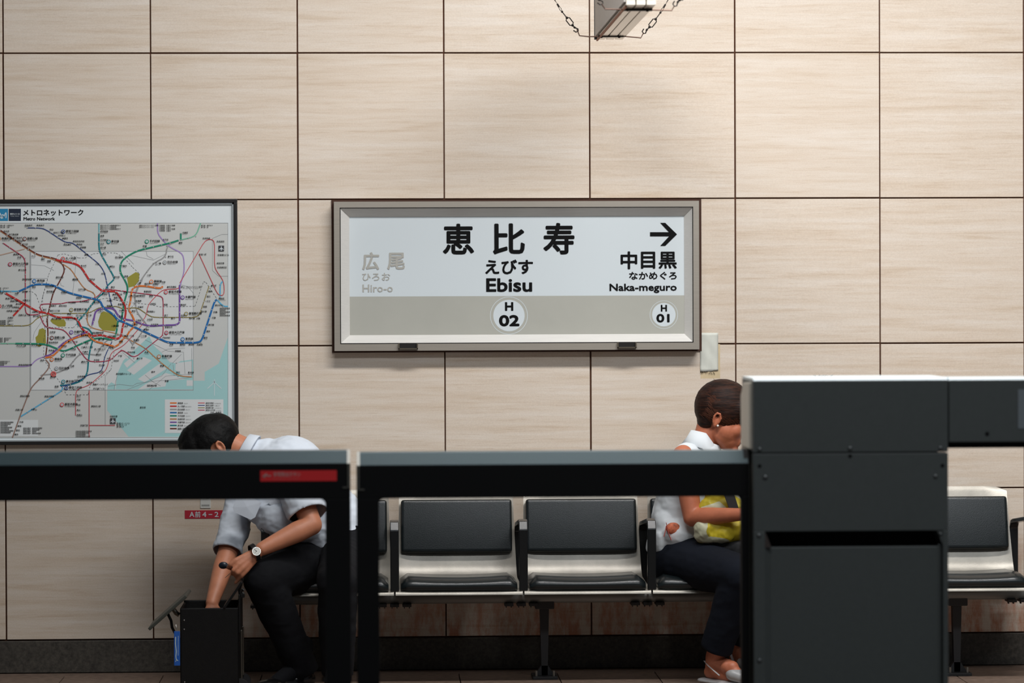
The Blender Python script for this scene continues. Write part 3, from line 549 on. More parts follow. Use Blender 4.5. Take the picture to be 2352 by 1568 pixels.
for a in ((480, 135, '北参道', 'Kita-sando'), (470, 235, '明治神宮前', 'Meiji-jingumae'), (160, 268, '代々木上原', 'Yoyogi-uehara'), (305, 265, '代々木公園', 'Yoyogi-koen'), (470, 312, '表参道', 'Omote-sando'), (388, 407, '渋谷', 'Shibuya'), (590, 270, '外苑前', 'Gaiemmae'), (655, 230, '青山一丁目', 'Aoyama-itchome'), (680, 300, '乃木坂', 'Nogizaka'), (820, 240, '赤坂', 'Akasaka'), (780, 168, '赤坂見附', 'Akasaka-mitsuke'), (890, 142, '国会議事堂前', 'Kokkai-gijidomae'), (785, 280, '六本木一丁目', 'Roppongi-itchome'), (910, 300, '虎ノ門ヒルズ', 'Toranomon Hills'), (925, 352, '神谷町', 'Kamiyacho'), (795, 325, '六本木', 'Roppongi'), (785, 422, '麻布十番', 'Azabu-juban'), (905, 405, '赤羽橋', ''), (955, 455, '芝公園', ''), (960, 518, '三田', 'Mita'), (1030, 390, '大門', ''), (750, 563, '白金高輪', 'Shirokane-takanawa'), (718, 600, '白金台', 'Shirokanedai'), (530, 660, '目黒', 'Meguro'), (485, 567, '恵比寿', 'Ebisu'), (375, 583, '中目黒', 'Naka-meguro'), (680, 463, '広尾', 'Hiro-o'), (950, 207, '霞ケ関', 'Kasumigaseki'), (990, 268, '虎ノ門', 'Toranomon'), (1060, 285, '新橋', 'Shimbashi'), (1050, 172, '日比谷', 'Hibiya'), (1150, 225, '銀座', 'Ginza'), (1200, 172, '銀座一丁目', ''), (1290, 212, '新富町', 'Shintomicho'), (1265, 285, '築地', 'Tsukiji'), (1385, 112, '茅場町', 'Kayabacho'), (1360, 172, '八丁堀', 'Hatchobori'), (1275, 60, '日本橋', 'Nihombashi'), (1455, 62, '水天宮前', 'Suitengumae'), (1590, 88, '清澄白河', ''), (1570, 190, '門前仲町', ''), (1395, 330, '月島', 'Tsukishima'), (1545, 460, '豊洲', 'Toyosu'), (1700, 525, '辰巳', 'Tatsumi'), (1815, 525, '新木場', 'Shin-kiba'), (1635, 255, '木場', 'Kiba'), (1735, 257, '東陽町', 'Toyocho'), (1820, 257, '南砂町', ''), (1900, 257, '西葛西', ''), (1965, 190, '葛西', 'Kasai'), (1990, 128, '浦安', ''), (2010, 65, '南行徳', ''), (1320, 390, '勝どき', ''), (1230, 330, '築地市場', ''), (1140, 365, '汐留', ''), (1095, 412, '浜松町', ''), (1200, 78, '東京', 'Tokyo'), (1075, 75, '二重橋前', ''), (835, 622, '泉岳寺', ''), (740, 750, '品川', 'Shinagawa'), (740, 788, '戸越', ''), (740, 838, '中延', ''), (740, 888, '馬込', ''), (740, 935, '西馬込', 'Nishi-magome'), (150, 885, '武蔵小杉', ''), (300, 882, '大岡山', ''), (1350, 862, '東京湾', ''), (1060, 948, '羽田空港', ''), (775, 1035, '京急蒲田', ''), (190, 1002, '日吉', ''), (170, 1042, '綱島', ''), (155, 1083, '菊名', ''), (140, 1122, '横浜', ''), (900, 680, '天王洲アイル', ''), (1120, 538, '東京国際クルーズ', ''), (1460, 520, '青海', ''), (1590, 607, '東雲', ''), (1690, 318, '京葉線', ''), (1420, 652, '国際展示場', ''), (880, 850, '東急池上線', ''), (895, 640, '高輪ゲートウェイ', ''), (195, 752, '東急目黒線', ''), (430, 755, '東急目黒線', ''), (180, 452, '東急田園都市線', '')): lab(fB, a[0], a[1], *a[2:])
for x, y, n_, L_ in ((-20, 325, 2, '東武東上線　川越市まで'), (968, 325, 3, '埼玉スタジアム線浦和美園まで'), (1345, 325, 2, '東武スカイツリーライン直通'), (1535, 325, 4, '伊勢崎線　久喜まで直通'), (1940, 325, 2, '常磐線　取手まで'), (-30, 930, 3, '中央線　三鷹まで'), (-40, 1245, 3, '京王線直通運転　橋本まで'), (2120, 1125, 5, '東葉高速線直通')):
    for j in range(n_): lab(fA, x, y+j*17, L_[:len(L_)-(j*3) % 6], '', 3)
for x, y, n_, L_ in ((5, 1005, 7, '東急東横線直通運転'), (225, 1062, 4, '東急目黒線　相鉄線直通運転'), (730, 1092, 4, '京急線直通運転羽田空港'), (1125, 1015, 3, '第1第2ターミナル'), (-30, 195, 3, '小田急線　唐木田まで'), (-30, 420, 3, '東急田園都市線まで')):
    for j in range(n_): lab(fB, x, y+j*16.5, L_[:len(L_)-(j*2) % 5], '', 3)
order = 'GMHTCYZNF'
for j, k in enumerate(order):
    y = 820+j*30.9; col, jp, en = NM[k]; bm = NB(); Y = layer(6)
    ribbon(bm, [W(*fB(1640, y), Y), W(*fB(1705, y), Y)], 3.2*px, Y); obj('legend_bar', bm, mat('route_%d_%d_%d' % col, col), mp_)
    lab(fB, 1715, y, jp, '', 3.6); e = fB(1715, y); text(en, (e[0]+len(jp)*4+2, e[1]-.4, e[0]+len(jp)*4+2+len(en)*.9, e[1]+1.5), layer(21), 'map', .005, res=1)
for j, k in enumerate('AISE'):
    y = 820+j*22.8; col, jp, en = NM[k]; bm = NB(); Y = layer(6)
    ribbon(bm, [W(*fB(1910, y), Y), W(*fB(1975, y), Y)], 1.8*px, Y); obj('legend_bar', bm, mat('route_%d_%d_%d' % col, col), mp_)
    lab(fB, 1985, y, jp, '', 3.2); e = fB(1985, y); text(en, (e[0]+len(jp)*3.5+2, e[1]-.4, e[0]+len(jp)*3.5+2+len(en)*.9, e[1]+1.5), layer(21), 'map', .005, res=1)
for j, n_ in enumerate(('JR線・私鉄線', '東急東横線', '京王線')): lab(fB, 2030-j*10, 910+j*24, n_, '', 3.2)
# airport marks
for f, x0, y0 in ((fA, 2108, 520), (fB, 1062, 966)):
    bm = NB(); Y = layer(20); poly(bm, [W(*f(*q), Y) for q in ((x0, y0), (x0+54, y0), (x0+54, y0+54), (x0, y0+54))], Y); obj('airport_mark', bm, mat('print_dark_grey', (64, 66, 70)), mp_)
    bm = NB(); Y = layer(21); cx_, cy_ = x0+27, y0+27
    ribbon(bm, [W(*f(cx_, cy_-22), Y), W(*f(cx_, cy_+20), Y)], 1.5*px, Y)
    poly(bm, [W(*f(*q), Y-.0001) for q in ((cx_, cy_-8), (cx_+23, cy_+8), (cx_+23, cy_+12), (cx_, cy_+4), (cx_-23, cy_+12), (cx_-23, cy_+8))], Y-.0001)
    poly(bm, [W(*f(*q), Y-.0001) for q in ((cx_, cy_+12), (cx_+10, cy_+20), (cx_-10, cy_+20))], Y-.0001); obj('airport_plane', bm, WHITEPRINT, mp_)
# highlighted "you are here"
bm = NB(); c = W(*fB(516, 540), layer(22)); disc(bm, *c, 6.4*px, layer(22), 24, 3.4*px); disc(bm, *c, 2.2*px, layer(22), 14); obj('here_mark', bm, mat('print_pink', (214, 96, 92)), mp_)
# heading and operator emblem
text('メトロネットワーク', (53, 481, 191.7, 495.5), layer(2), 'map', .0, res=2, fat=.45); text('Metro Network', (54, 498.3, 126.3, 506.2), layer(2), 'map', .0, res=2, fat=.3)
bm = NB(); poly(bm, [W(*q, layer(2)) for q in ((-9.7, 479.3), (18.4, 479.3), (18.4, 507.2), (-9.7, 507.2))], layer(2)); obj('emblem_square', bm, mat('emblem_blue', (34, 132, 178)), mp_)
bm = NB(); pts = smoothline([(-5, 501), (-3.4, 489), (-.5, 487.6), (3.2, 497.5), (7.4, 499.5), (9.2, 495.5), (6.6, 492.2), (3.2, 495), (1.2, 500), (4.4, 501.6), (9.4, 497.5), (12.6, 488.6), (14.6, 488.2), (13.6, 501)], 3)
ribbon(bm, [W(*q, layer(3)) for q in pts], 1.9*px, layer(3)); obj('emblem_letter', bm, WHITEPRINT, mp_)
bm = NB(); poly(bm, [W(*q, layer(2)) for q in ((20, 479.3), (48, 479.3), (48, 507.2), (20, 507.2))], layer(2)); obj('emblem_name_square', bm, mat('emblem_navy', (22, 34, 56)), mp_)
text('東京メトロ', (23, 489, 45, 493.5), layer(3), 'mapwhite', .01, res=1); text('Tokyo Metro', (24, 495.2, 44, 497.6), layer(3), 'mapwhite', .0, res=1)

# ================================================================== SMALL WALL SIGNS
r = rect(424.5, 1171.5, 520, 1190.5, -.014)
s1 = thing('platform_position_sticker', 'small red wall sticker reading A front 4-2 in white', 'sticker', ((r[0]+r[1])/2, -.012, (r[2]+r[3])/2))
bm = NB(); box(bm, r[0], r[1], -.0135, -.0118, r[2], r[3]); obj('sticker_sheet', bm, mat('red_sticker', (186, 44, 62), .5), s1)
for s, q in (('A', (435, 1175, 446.5, 1187)), ('前', (448, 1174, 460.5, 1188)), ('4', (464.5, 1175, 474, 1187)), ('－', (479, 1180.3, 487.5, 1182)), ('2', (493, 1175, 502, 1187))): text(s, q, -.0145, 'sticker', .015)
r = rect(460, 1139, 484, 1167, -.014)
s2 = thing('white_wall_plate', 'small white plate with rounded corners above the red wall sticker', 'sign', ((r[0]+r[1])/2, -.012, (r[2]+r[3])/2))
bm = NB(); box(bm, r[0], r[1], -.015, -.0115, r[2], r[3], .0016); obj('plate', bm, mat('white_plate', (222, 224, 220), .5), s2)
bm = NB()
for y in (1159.5, 1161.3): seg_ = [W(463, y, -.0156), W(481, y, -.0156)]; ribbon(bm, seg_, .6*px, -.0156)
obj('fine_print', bm, INK, s2)
r = rect(1608, 764, 1649.5, 853, -.014)
s3 = thing('taped_paper_note', 'curling pale paper strip taped below the lower right corner of the name board', 'note', ((r[0]+r[1])/2, -.012, (r[2]+r[3])/2))
q = rect(1609, 790, 1654, 869, -.013); bm = NB(); box(bm, q[0], q[1], -.0125, -.0118, q[2], q[3]); obj('yellowed_tape', bm, mat('old_tape', (212, 192, 156), .4, noise_amt=.08, nscale=20), s3)
bm = NB(); gx = 8; gz = 14; vs = [[bm.verts.new((r[0]+(r[1]-r[0])*i/gx, -.015-.0016*math.sin(i*1.3)-.001*math.sin(j*.9+i), r[2]+(r[3]-r[2])*j/gz + (.004*(1 if i > 5 else 0) if j == 0 else 0))) for i in range(gx+1)] for j in range(gz+1)]
for j in range(gz):
    for i in range(gx): bm.faces.new((vs[j][i], vs[j][i+1], vs[j+1][i+1], vs[j+1][i]))
o = obj('paper', bm, mat('pale_paper', (214, 216, 206), .6, noise_amt=.03, nscale=25), s3, True); md = o.modifiers.new('t', 'SOLIDIFY'); md.thickness = .0006; md.offset = 1
bm = NB()
for k, (x, y) in enumerate(((1608, 855.5), (1610.5, 856.5), (1613, 855), (1617, 854), (1620, 855.5), (1623, 853.7), (1628, 857), (1631, 856), (1634, 857.5), (1638, 856), (1640, 858))):
    ribbon(bm, [W(x, y-1.6, -.0168), W(x+1.6, y+(k % 3-.5), -.0168), W(x+.5, y+1.6, -.0168)], .9*px, -.0168)
obj('handwriting', bm, INK, s3)

# ================================================================== HANGING GUIDE SIGN (edge-on, perpendicular to the wall)
yf, yn = -.55, -2.07            # far and near end
fl = at(1366, 90, yf); frr = at(1431, 90, yf); ZB = at(1398, 91, yf).z
WX = frr.x - fl.x
hx0 = fl.x; hs = thing('hanging_guide_sign', 'pale boxed guide sign seen end-on, hung across the platform above the wires', 'sign', (hx0+WX/2, (yf+yn)/2, ZB))
PALE = mat('pale_sign_steel', (236, 228, 214), .16, spec=.7); 
bm = NB()
obj('side_board', (lambda b: (box(b, hx0, hx0+.006, yn, yf, ZB+.012, ZB+.28), b)[1])(bm), mat('grey_sign_face', (176, 170, 164), .55, noise_amt=.08, nscale=60), hs)
bm = NB(); box(bm, hx0-.002, hx0+.008, yf-.006, yf+.008, ZB, ZB+.28); obj('edge_trim', bm, mat('dark_trim', (52, 54, 56), .5), hs)
g = .004; wS = (WX-.008-2*g)/3
for k in range(3):
    bm = NB(); x0 = hx0+.008+k*(wS+g); box(bm, x0, x0+wS, yn, yf, ZB, ZB+.28, .002, 1); obj('box_section', bm, PALE, hs)
    bm = NB(); box(bm, x0+.003, x0+wS-.003, yn-.004, yn+.001, ZB+.03, ZB+.26, .001, 1); obj('end_cover', bm, mat('pale_blue_end', (158, 182, 205), .4), hs)
bm = NB(); box(bm, hx0+.006, hx0+.012, yn+.02, yf, ZB-.006, ZB+.002); obj('rusty_lip', bm, mat('rust_lip', (160, 104, 76), .7), hs)
STEEL = mat('dark_bolt_steel', (44, 40, 38), .45, .6); WIRE = mat('rusty_wire', (110, 84, 72), .55, .5)
def yoke(Y, px_pts, name_label, clamps, turn, n_tb):
    g_ = thing('safety_wire_yoke', name_label, 'wire', (at(*px_pts[0], Y).x, Y, at(*px_pts[0], Y).z))
    bm = NB(); tube(bm, [at(x, y, Y) for x, y in px_pts], .0026, 6); obj('wire_rod', bm, WIRE, g_)
    a, b_ = clamps; bm = NB(); p, q_ = at(*a, Y), at(*b_, Y); box(bm, p.x, q_.x, Y-.012, Y+.012, q_.z-.004, q_.z+.005); obj('clamp_bar', bm, STEEL, g_)
    for t_ in (.12, .82):
        bm = NB(); c = p.lerp(q_, t_); ball(bm, (c.x, Y-.014, c.z-.002), .0068); obj('bolt', bm, STEEL, g_)
    for t_ in (.42, .72):
        bm = NB(); c = p.lerp(q_, t_); prism(bm, [(c.x-.012, c.z+.004), (c.x+.004, c.z+.004), (c.x+.016, c.z+.016), (c.x+.004, c.z+.016)], 'y', Y-.006, Y+.014); obj('clip', bm, STEEL, g_)
    for tb in turn:
        P = [at(x, y, Y) for x, y in tb]      # cable ... hook, turnbuckle ends, top
        for i_, (u, v) in enumerate(zip(P, P[1:])):
            d = (v-u); L = d.length; dn = d/L; s_ = Vector((dn.z, 0, -dn.x))
            if i_ == 1:
                bm = NB()
                for sg in (-1, 1): tube(bm, [u, u+dn*.006+s_*.0085*sg, v-dn*.006+s_*.0085*sg, v], .0024, 6)
                ball(bm, u, .0055, 8, 6); ball(bm, v, .0055, 8, 6); obj('turnbuckle', bm, STEEL, g_)
            elif i_ == 0:
                bm = NB(); tube(bm, [v, u+dn*.008], .0026, 6)
                tube(bm, [u+dn*.012+s_*.001, u+s_*.006, u-dn*.006+s_*.002, u-dn*.004-s_*.008, u+dn*.008-s_*.011], .0026, 6); ball(bm, u+dn*.014, .0045, 8, 6); obj('hook', bm, STEEL, g_)
            elif i_ == 2:
                bm = NB(); tube(bm, [u, v], .0022, 6); ball(bm, v, .0045, 8, 6); obj('eye_rod', bm, STEEL, g_)
            else:
                bm = NB(); tube(bm, [u, u.lerp(v, .25)+s_*.004, u.lerp(v, .5)+s_*.0015, v], .0012, 5); tube(bm, [u, u.lerp(v, .25)-s_*.004, u.lerp(v, .5)-s_*.0015], .0012, 5)
                tube(bm, [u.lerp(v, .45), u.lerp(v, .75)], .004, 6); tube(bm, [v, v+d.normalized()*1.2], .002, 6); obj('cable', bm, STEEL, g_)
Y1 = -.72
yoke(Y1, [(1325, 67), (1331, 82), (1352, 84), (1375, 84), (1430, 83), (1472, 87), (1478, 75)], 'far rusty wire yoke with turnbuckles under the hanging guide sign', ((1374, 83), (1432, 83)),
     [((1325, 69), (1315, 58), (1302, 41), (1291, 27), (1276, 3)), ((1480, 74), (1492, 62), (1506, 44), (1517, 29), (1532, 4))], 2)
Y2 = -1.93
yoke(Y2, [(1381, 8), (1390, 21), (1430, 22), (1500, 23), (1543, 24), (1549, 13)], 'near wire yoke of the hanging guide sign, cut by the top edge', ((1433, 21.5), (1498, 22.5)),
     [((1381, 6), (1373, -4), (1362, -20), (1352, -34), (1338, -58)), ((1551, 11), (1561, 0), (1575, -18), (1586, -32), (1600, -56))], 2)

# ================================================================== BENCH
YB, YFr = -.10, -.60
bench = thing('platform_bench', 'long steel row bench with black cushions and armrests along the wall', 'bench', (at(1195, 1360, -.35).x, -.35, 0))
SHELL = mat('cream_steel_seat', (160, 155, 145), .36, .3, noise_amt=.16, nscale=9, bump=.05)
CUSH = mat('black_vinyl', (20, 27, 29), .34, 0, coat=.2, noise_amt=.12, nscale=25, bump=.12, bscale=260)
BLACK = mat('black_gloss_arm', (24, 26, 27), .28, 0, coat=.3); BEAM = mat('grey_beam_paint', (150, 150, 146), .4, .2); POST = mat('dark_post_paint', (38, 38, 40), .5)
LEFTS = [634 + 286*k for k in range(7)]
zt = at(2240, 1116, -.11).z; z_cb = at(1050, 1268, -.19).z; z_ct = at(1050, 1144, -.14).z; z_seat = at(1050, 1357, YFr).z
pitch = at(1207, 1250, -.15).x - at(921, 1250, -.15).x; seat0 = at(921, 1250, -.15).x - pitch   # left edge of the first cushion
cw = at(1175, 1250, -.15).x - at(921, 1250, -.15).x
def seat_meshes():
    # side profile of the pan: back top -> bottom -> front lip, thickened
    prof = [(-.105, zt), (-.118, zt-.02), (-.14, zt-.12), (-.175, z_cb+.03), (-.19, z_cb-.02), (-.198, z_seat+.075), (-.215, z_seat+.035), (-.25, z_seat+.012), (-.40, z_seat-.004), (-.580, z_seat-.002), (-.600, z_seat-.005), (-.602, z_seat-.016)]
    bm = NB(); n = 11; rows = []
    for j, (y, z) in enumerate(prof):
        t_ = j/(len(prof)-1); wd = cw/2+.007 + .012*min(1, max(0, (zt-z)/(zt-z_seat)))**1.5 + (.006 if y < -.3 else 0)
        row = []
        for i in range(n):
            u = -1+2*i/(n-1); e = abs(u)**6
            yy = y - .016*e*(1 if z > z_seat+.03 else 0); zz = z + (.010*e if y < -.24 and y > -.59 else 0)
            if j == 0: zz -= .014*abs(u)**10
            row.append(bm.verts.new((u*wd, yy, zz)))
        rows.append(row)
    for a, b_ in zip(rows, rows[1:]):
        for i in range(n-1): bm.faces.new((a[i], b_[i], b_[i+1], a[i+1]))
    bmesh.ops.recalc_face_normals(bm, faces=bm.faces)
    me = bpy.data.meshes.new('seat_shell'); bm.to_mesh(me); bm.free(); me.materials.append(SHELL); me.polygons.foreach_set('use_smooth', [True]*len(me.polygons))
    # back cushion
    bm = NB(); H = z_ct - z_cb; box(bm, -cw/2, cw/2, -.019, .019, 0, H, .014, 4)
    me2 = bpy.data.meshes.new('back_cushion'); bm.to_mesh(me2); bm.free(); me2.materials.append(CUSH); me2.polygons.foreach_set('use_smooth', [True]*len(me2.polygons))
    # seat cushion, sagging to the middle
    bm = NB(); sw = cw/2+.004; N_ = 16; L = []
    sec = [(-.59, .0), (-.605, .010), (-.608, .026), (-.598, .044), (-.578, .054), (-.50, .056), (-.36, .050), (-.25, .046), (-.235, .036), (-.232, .012), (-.24, .002)]
    for i in range(N_+1):
        u = -1+2*i/N_; rr = 1-max(0, (abs(u)-.94)/.06)**2*.45; sag = -.009*(1-u*u)
        L.append([bm.verts.new((u*sw, -.42+(y+.42)*(1-(1-rr)*.06), z_seat-.001+z*rr+(sag if z > .03 else 0))) for y, z in sec])
    for a, b_ in zip(L, L[1:]):
        for i in range(len(sec)): bm.faces.new((a[i], a[(i+1) % len(sec)], b_[(i+1) % len(sec)], b_[i]))
    bm.faces.new(L[0][::-1]); bm.faces.new(L[-1]); bmesh.ops.recalc_face_normals(bm, faces=bm.faces)
    me3 = bpy.data.meshes.new('seat_cushion'); bm.to_mesh(me3); bm.free(); me3.materials.append(CUSH); me3.polygons.foreach_set('use_smooth', [True]*len(me3.polygons))
    return me, me2, me3
m1_, m2_, m3_ = seat_meshes()
def link(name, me, parent, loc=(0, 0, 0), rot=(0, 0, 0)):
    o = bpy.data.objects.new(name, me); C.objects.link(o); o.parent = parent
    o.location = Vector(loc); o.rotation_euler = rot; return o
bo = Vector(bench.location)
za = at(1200, 1198, -.58).z; zr = za-.035; zlow = z_seat-.02
for k in range(6):
    xc = seat0 + pitch*k + cw/2
    s = link('seat', m1_, bench, Vector((xc, 0, 0))-bo)
    link('back_cushion', m2_, s, (0, -.206, z_cb), (math.radians(-13), 0, 0))
    link('seat_cushion', m3_, s)
def armrest():
    bm = NB(); wv = .017
    path = [(-.17, zlow), (-.17, zr-.03), (-.19, zr-.004), (-.22, zr+.002), (-.54, za), (-.575, za-.004), (-.59, za-.03), (-.59, zlow+.02)]
    th = .016
    pts = [Vector((0, y, z)) for y, z in path]; L = []
    for i, p in enumerate(pts):
        d = (pts[min(i+1, len(pts)-1)]-pts[max(i-1, 0)]).normalized(); nn = Vector((0, d.z, -d.y))
        L.append([bm.verts.new(p+nn*a+Vector((b_, 0, 0))) for a, b_ in ((-th/2, -wv), (-th/2, wv), (th/2, wv), (th/2, -wv))])
    for a, b_ in zip(L, L[1:]):
        for i in range(4): bm.faces.new((a[i], a[(i+1) % 4], b_[(i+1) % 4], b_[i]))
    bm.faces.new(L[0][::-1]); bm.faces.new(L[-1]); bmesh.ops.recalc_face_normals(bm, faces=bm.faces)
    bmesh.ops.bevel(bm, geom=list(bm.edges), offset=.0025, segments=1, affect='EDGES')
    me = bpy.data.meshes.new('armrest'); bm.to_mesh(me); bm.free(); me.materials.append(BLACK); return me
ar = armrest()
bm = NB(); box(bm, -.011, .011, -.585, -.5, za-.006, za+.0125, .003); me_p = bpy.data.meshes.new('arm_pad'); bm.to_mesh(me_p); bm.free(); me_p.materials.append(BLACK)
gapx = pitch-cw
for k in range(7):
    a = link('armrest', ar, bench, Vector((seat0 + pitch*k - gapx/2, 0, 0))-bo); 
zbm = at(1195, 1372, -.35).z
bm = NB(); xL, xR = seat0-.06, seat0+pitch*6+.03
tube(bm, [(xL, -.36, zbm), (xR, -.36, zbm)], .021, 14); obj('beam', bm, BEAM, bench, True)
bm = NB(); box(bm, xL, xR, -.34, -.22, zbm+.016, zbm+.024); obj('mounting_plate', bm, POST, bench)
for k in range(7):
    for dx in (-.09, 0, .09):
        bm = NB(); xx = seat0+pitch*k-gapx/2+dx*.55; box(bm, xx-.018, xx+.018, -.40, -.32, zbm-.030, zbm-.018, .002); box(bm, xx-.012, xx-.008, -.37, -.35, zbm-.038, zbm-.028); box(bm, xx+.008, xx+.012, -.37, -.35, zbm-.038, zbm-.028)
        obj('beam_clamp', bm, POST, bench)
for pxl in (1250, 2196, 770):
    xx = at(pxl, 1450, -.32).x; l = None
    bm = NB(); prism(bm, [(xx-.019, zbm-.02), (xx+.019, zbm-.02), (xx+.012, .01), (xx-.012, .01)], 'y', -.345, -.305); box(bm, xx-.038, xx+.038, -.375, -.30, zbm-.045, zbm-.005, .004)
    l = obj('leg', bm, POST, bench)
    bm = NB(); box(bm, xx-.05, xx+.05, -.40, -.25, 0, .012, .002); prism(bm, [(xx-.04, .012), (xx+.04, .012), (xx+.014, .05), (xx-.014, .05)], 'y', -.345, -.31); obj('foot_plate', bm, POST, l)
    for dx in (-.035, .035):
        bm = NB(); tube(bm, [(xx+dx, -.38, .012), (xx+dx, -.38, .034)], .005, 8); obj('anchor_bolt', bm, mat('worn_steel', (150, 146, 138), .4, .7), l)

# ================================================================== PLATFORM SCREEN GATE
YG = -3.60
DG = mat('gate_grey_paint', (62, 66, 65), .45, .0, noise_amt=.05, nscale=60); DBL = mat('gate_black_paint', (10, 10, 11), .6, spec=.15); CAPM = mat('gate_cap_steel', (58, 74, 79), .36, .3, noise_amt=.04, nscale=120)
def glass_mat():
    m = bpy.data.materials.new('gate_glass'); m.use_nodes = True; nt = m.node_tree; N = nt.nodes; N.clear()
    o = N.new('ShaderNodeOutputMaterial'); tr = N.new('ShaderNodeBsdfTransparent'); gl = N.new('ShaderNodeBsdfGlossy'); mx = N.new('ShaderNodeMixShader'); lw = N.new('ShaderNodeLayerWeight')
    tr.inputs[0].default_value = (.86, .86, .86, 1); gl.inputs['Roughness'].default_value = .02; lw.inputs['Blend'].default_value = .08; gl.inputs[0].default_value = (.7, .7, .7, 1)
    nt.links.new(lw.outputs['Fresnel'], mx.inputs[0]); nt.links.new(tr.outputs[0], mx.inputs[1]); nt.links.new(gl.outputs[0], mx.inputs[2]); nt.links.new(mx.outputs[0], o.inputs[0]); return m
GLASS = glass_mat()
def leaf(x0p, x1p, s_in0, s_in1, label, cap_edge):
    """one sliding door leaf; px columns: outer edges and window edges"""
    ym = 1300; X_ = lambda x: at(x, ym, YG).x; Zc = lambda y: at((max(x0p, 0)+x1p)/2, y, YG).z
    xa, xb, wa, wb = X_(x0p), X_(x1p), X_(s_in0), X_(s_in1); zt_, zc, zb, z0 = Zc(1037), Zc(1066), Zc(1148 if x0p < 500 else 1142), .05
    t = thing('sliding_gate_leaf', label, 'gate', ((xa+xb)/2, YG, 0))
    dp = .05
    bm = NB(); box(bm, xa, xb, YG, YG+dp, zb, zc, .002); obj('top_rail', bm, DBL, t)
    bm = NB(); prism(bm, [(YG-.001, zc), (YG+.034, zt_), (YG+dp+.034, zt_), (YG+dp+.034, zc)], 'x', xa+.001, xb-.001, .002); obj('sloped_cap', bm, CAPM, t)
    for a, b_ in ((xa, wa), (wb, xb)): bm = NB(); box(bm, a, b_, YG, YG+dp, z0, zb, .002); obj('stile', bm, DBL, t)
    bm = NB(); box(bm, wa, wb, YG, YG+dp, z0, .16, .002); obj('bottom_rail', bm, DBL, t)
    rr = .016
    for sx, xx in ((1, wa), (-1, wb)):
        bm = NB(); pts = [(xx, zb)] + [(xx+sx*(rr-rr*math.sin(q)), zb-rr+rr*math.cos(q)) for q in np.linspace(0, math.pi/2, 7)]
        prism(bm, [(p[0], p[1]) for p in pts], 'y', YG+.001, YG+dp-.001); obj('corner_fillet', bm, DBL, t)
    bm = NB(); box(bm, wa-.004, wb+.004, YG+.022, YG+.028, .155, zb+.004); obj('glass_pane', bm, GLASS, t)
    # bright edge strip of the cap, running down as an L
    for e in cap_edge:
        xx = X_(e); sg = 1 if e > 812 else -1
        bm = NB(); prism(bm, [(YG-.004, zc-.001), (YG+.032, zt_+.001), (YG+dp, zt_+.001), (YG+dp, zc)], 'x', xx-.0045, xx+.0045); obj('bright_edge_strip', bm, mat('edge_strip', (188, 186, 178), .4), t)
        bm = NB(); box(bm, xx-.003, xx+.003, YG-.004, YG, Zc(1123), zc); box(bm, xx, xx+sg*.018, YG-.004, YG, Zc(1123), Zc(1120)); obj('edge_guide', bm, mat('edge_guide', (74, 72, 66), .45), t)
    return t, Zc
tL, ZcL = leaf(-95, 805.5, -52, 748, 'left sliding platform gate leaf with a red sticker on its black rail', (801.5,))
tR, ZcR = leaf(819.5, 1721, 871, 1704, 'right sliding platform gate leaf in front of the empty seats', (824,))
bm = NB(); xx = at(1716, 1050, YG).x; prism(bm, [(YG-.002, ZcR(1068)), (YG+.034, ZcR(1035)), (YG+.08, ZcR(1035)), (YG+.08, ZcR(1068))], 'x', xx-.009, xx+.004); obj('black_end_cap', bm, DBL, tR)
xs0, xs1 = at(598, 1092, YG).x, at(773.5, 1092, YG).x; zs0, zs1 = at(686, 1104.5, YG).z, at(686, 1080, YG).z
bm = NB(); box(bm, xs0, xs1, YG-.0015, YG, zs0, zs1); obj('red_sticker', bm, mat('gate_red_sticker', (196, 30, 34), .5), tL)
text('←', (603, 1087, 622, 1098), YG-.003, 'gatetext', .03); text('非常脱出ボタン', (628, 1083.5, 690, 1094), YG-.003, 'gatetext', .0); text('Emergency exit button', (628, 1097, 688, 1101), YG-.003, 'gatetext2', .0)
# housing cabinet the right leaf slides into
YH = YG-.04; Xh = lambda x, y=1200: at(x, y, YH).x; Zh = lambda y, x=1950: at(x, y, YH).z
cab = thing('gate_housing', 'tall dark grey metal gate housing with bolts and a black slot', 'cabinet', (Xh(1954), YH+.15, 0))
xa, xb = Xh(1731), Xh(2178); ztop = Zh(873); zs = Zh(1040); zr0, zr1 = Zh(1219), Zh(1256)
bm = NB(); box(bm, xa, xb, YH, YH+.30, zs+.002, ztop, .003); obj('upper_cover', bm, DG, cab)
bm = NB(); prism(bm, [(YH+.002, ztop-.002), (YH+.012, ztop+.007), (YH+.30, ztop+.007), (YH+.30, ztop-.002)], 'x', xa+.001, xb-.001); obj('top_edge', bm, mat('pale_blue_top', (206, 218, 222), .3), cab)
bm = NB(); box(bm, xa, xb, YH, YH+.05, zr0, zs-.001, .002); obj('middle_cover', bm, DG, cab)
wl = Xh(1757)-xa
bm = NB(); box(bm, xa, xa+wl, YH, YH+.05, 0, zr0, .002); obj('side_flange', bm, DG, cab)
bm = NB(); box(bm, Xh(2166), xb, YH, YH+.05, 0, zr0, .002); obj('side_flange', bm, DG, cab)
bm = NB(); box(bm, xa+.004, xb-.004, YH+.16, YH+.30, 0, zs); obj('inner_back', bm, DBL, cab)
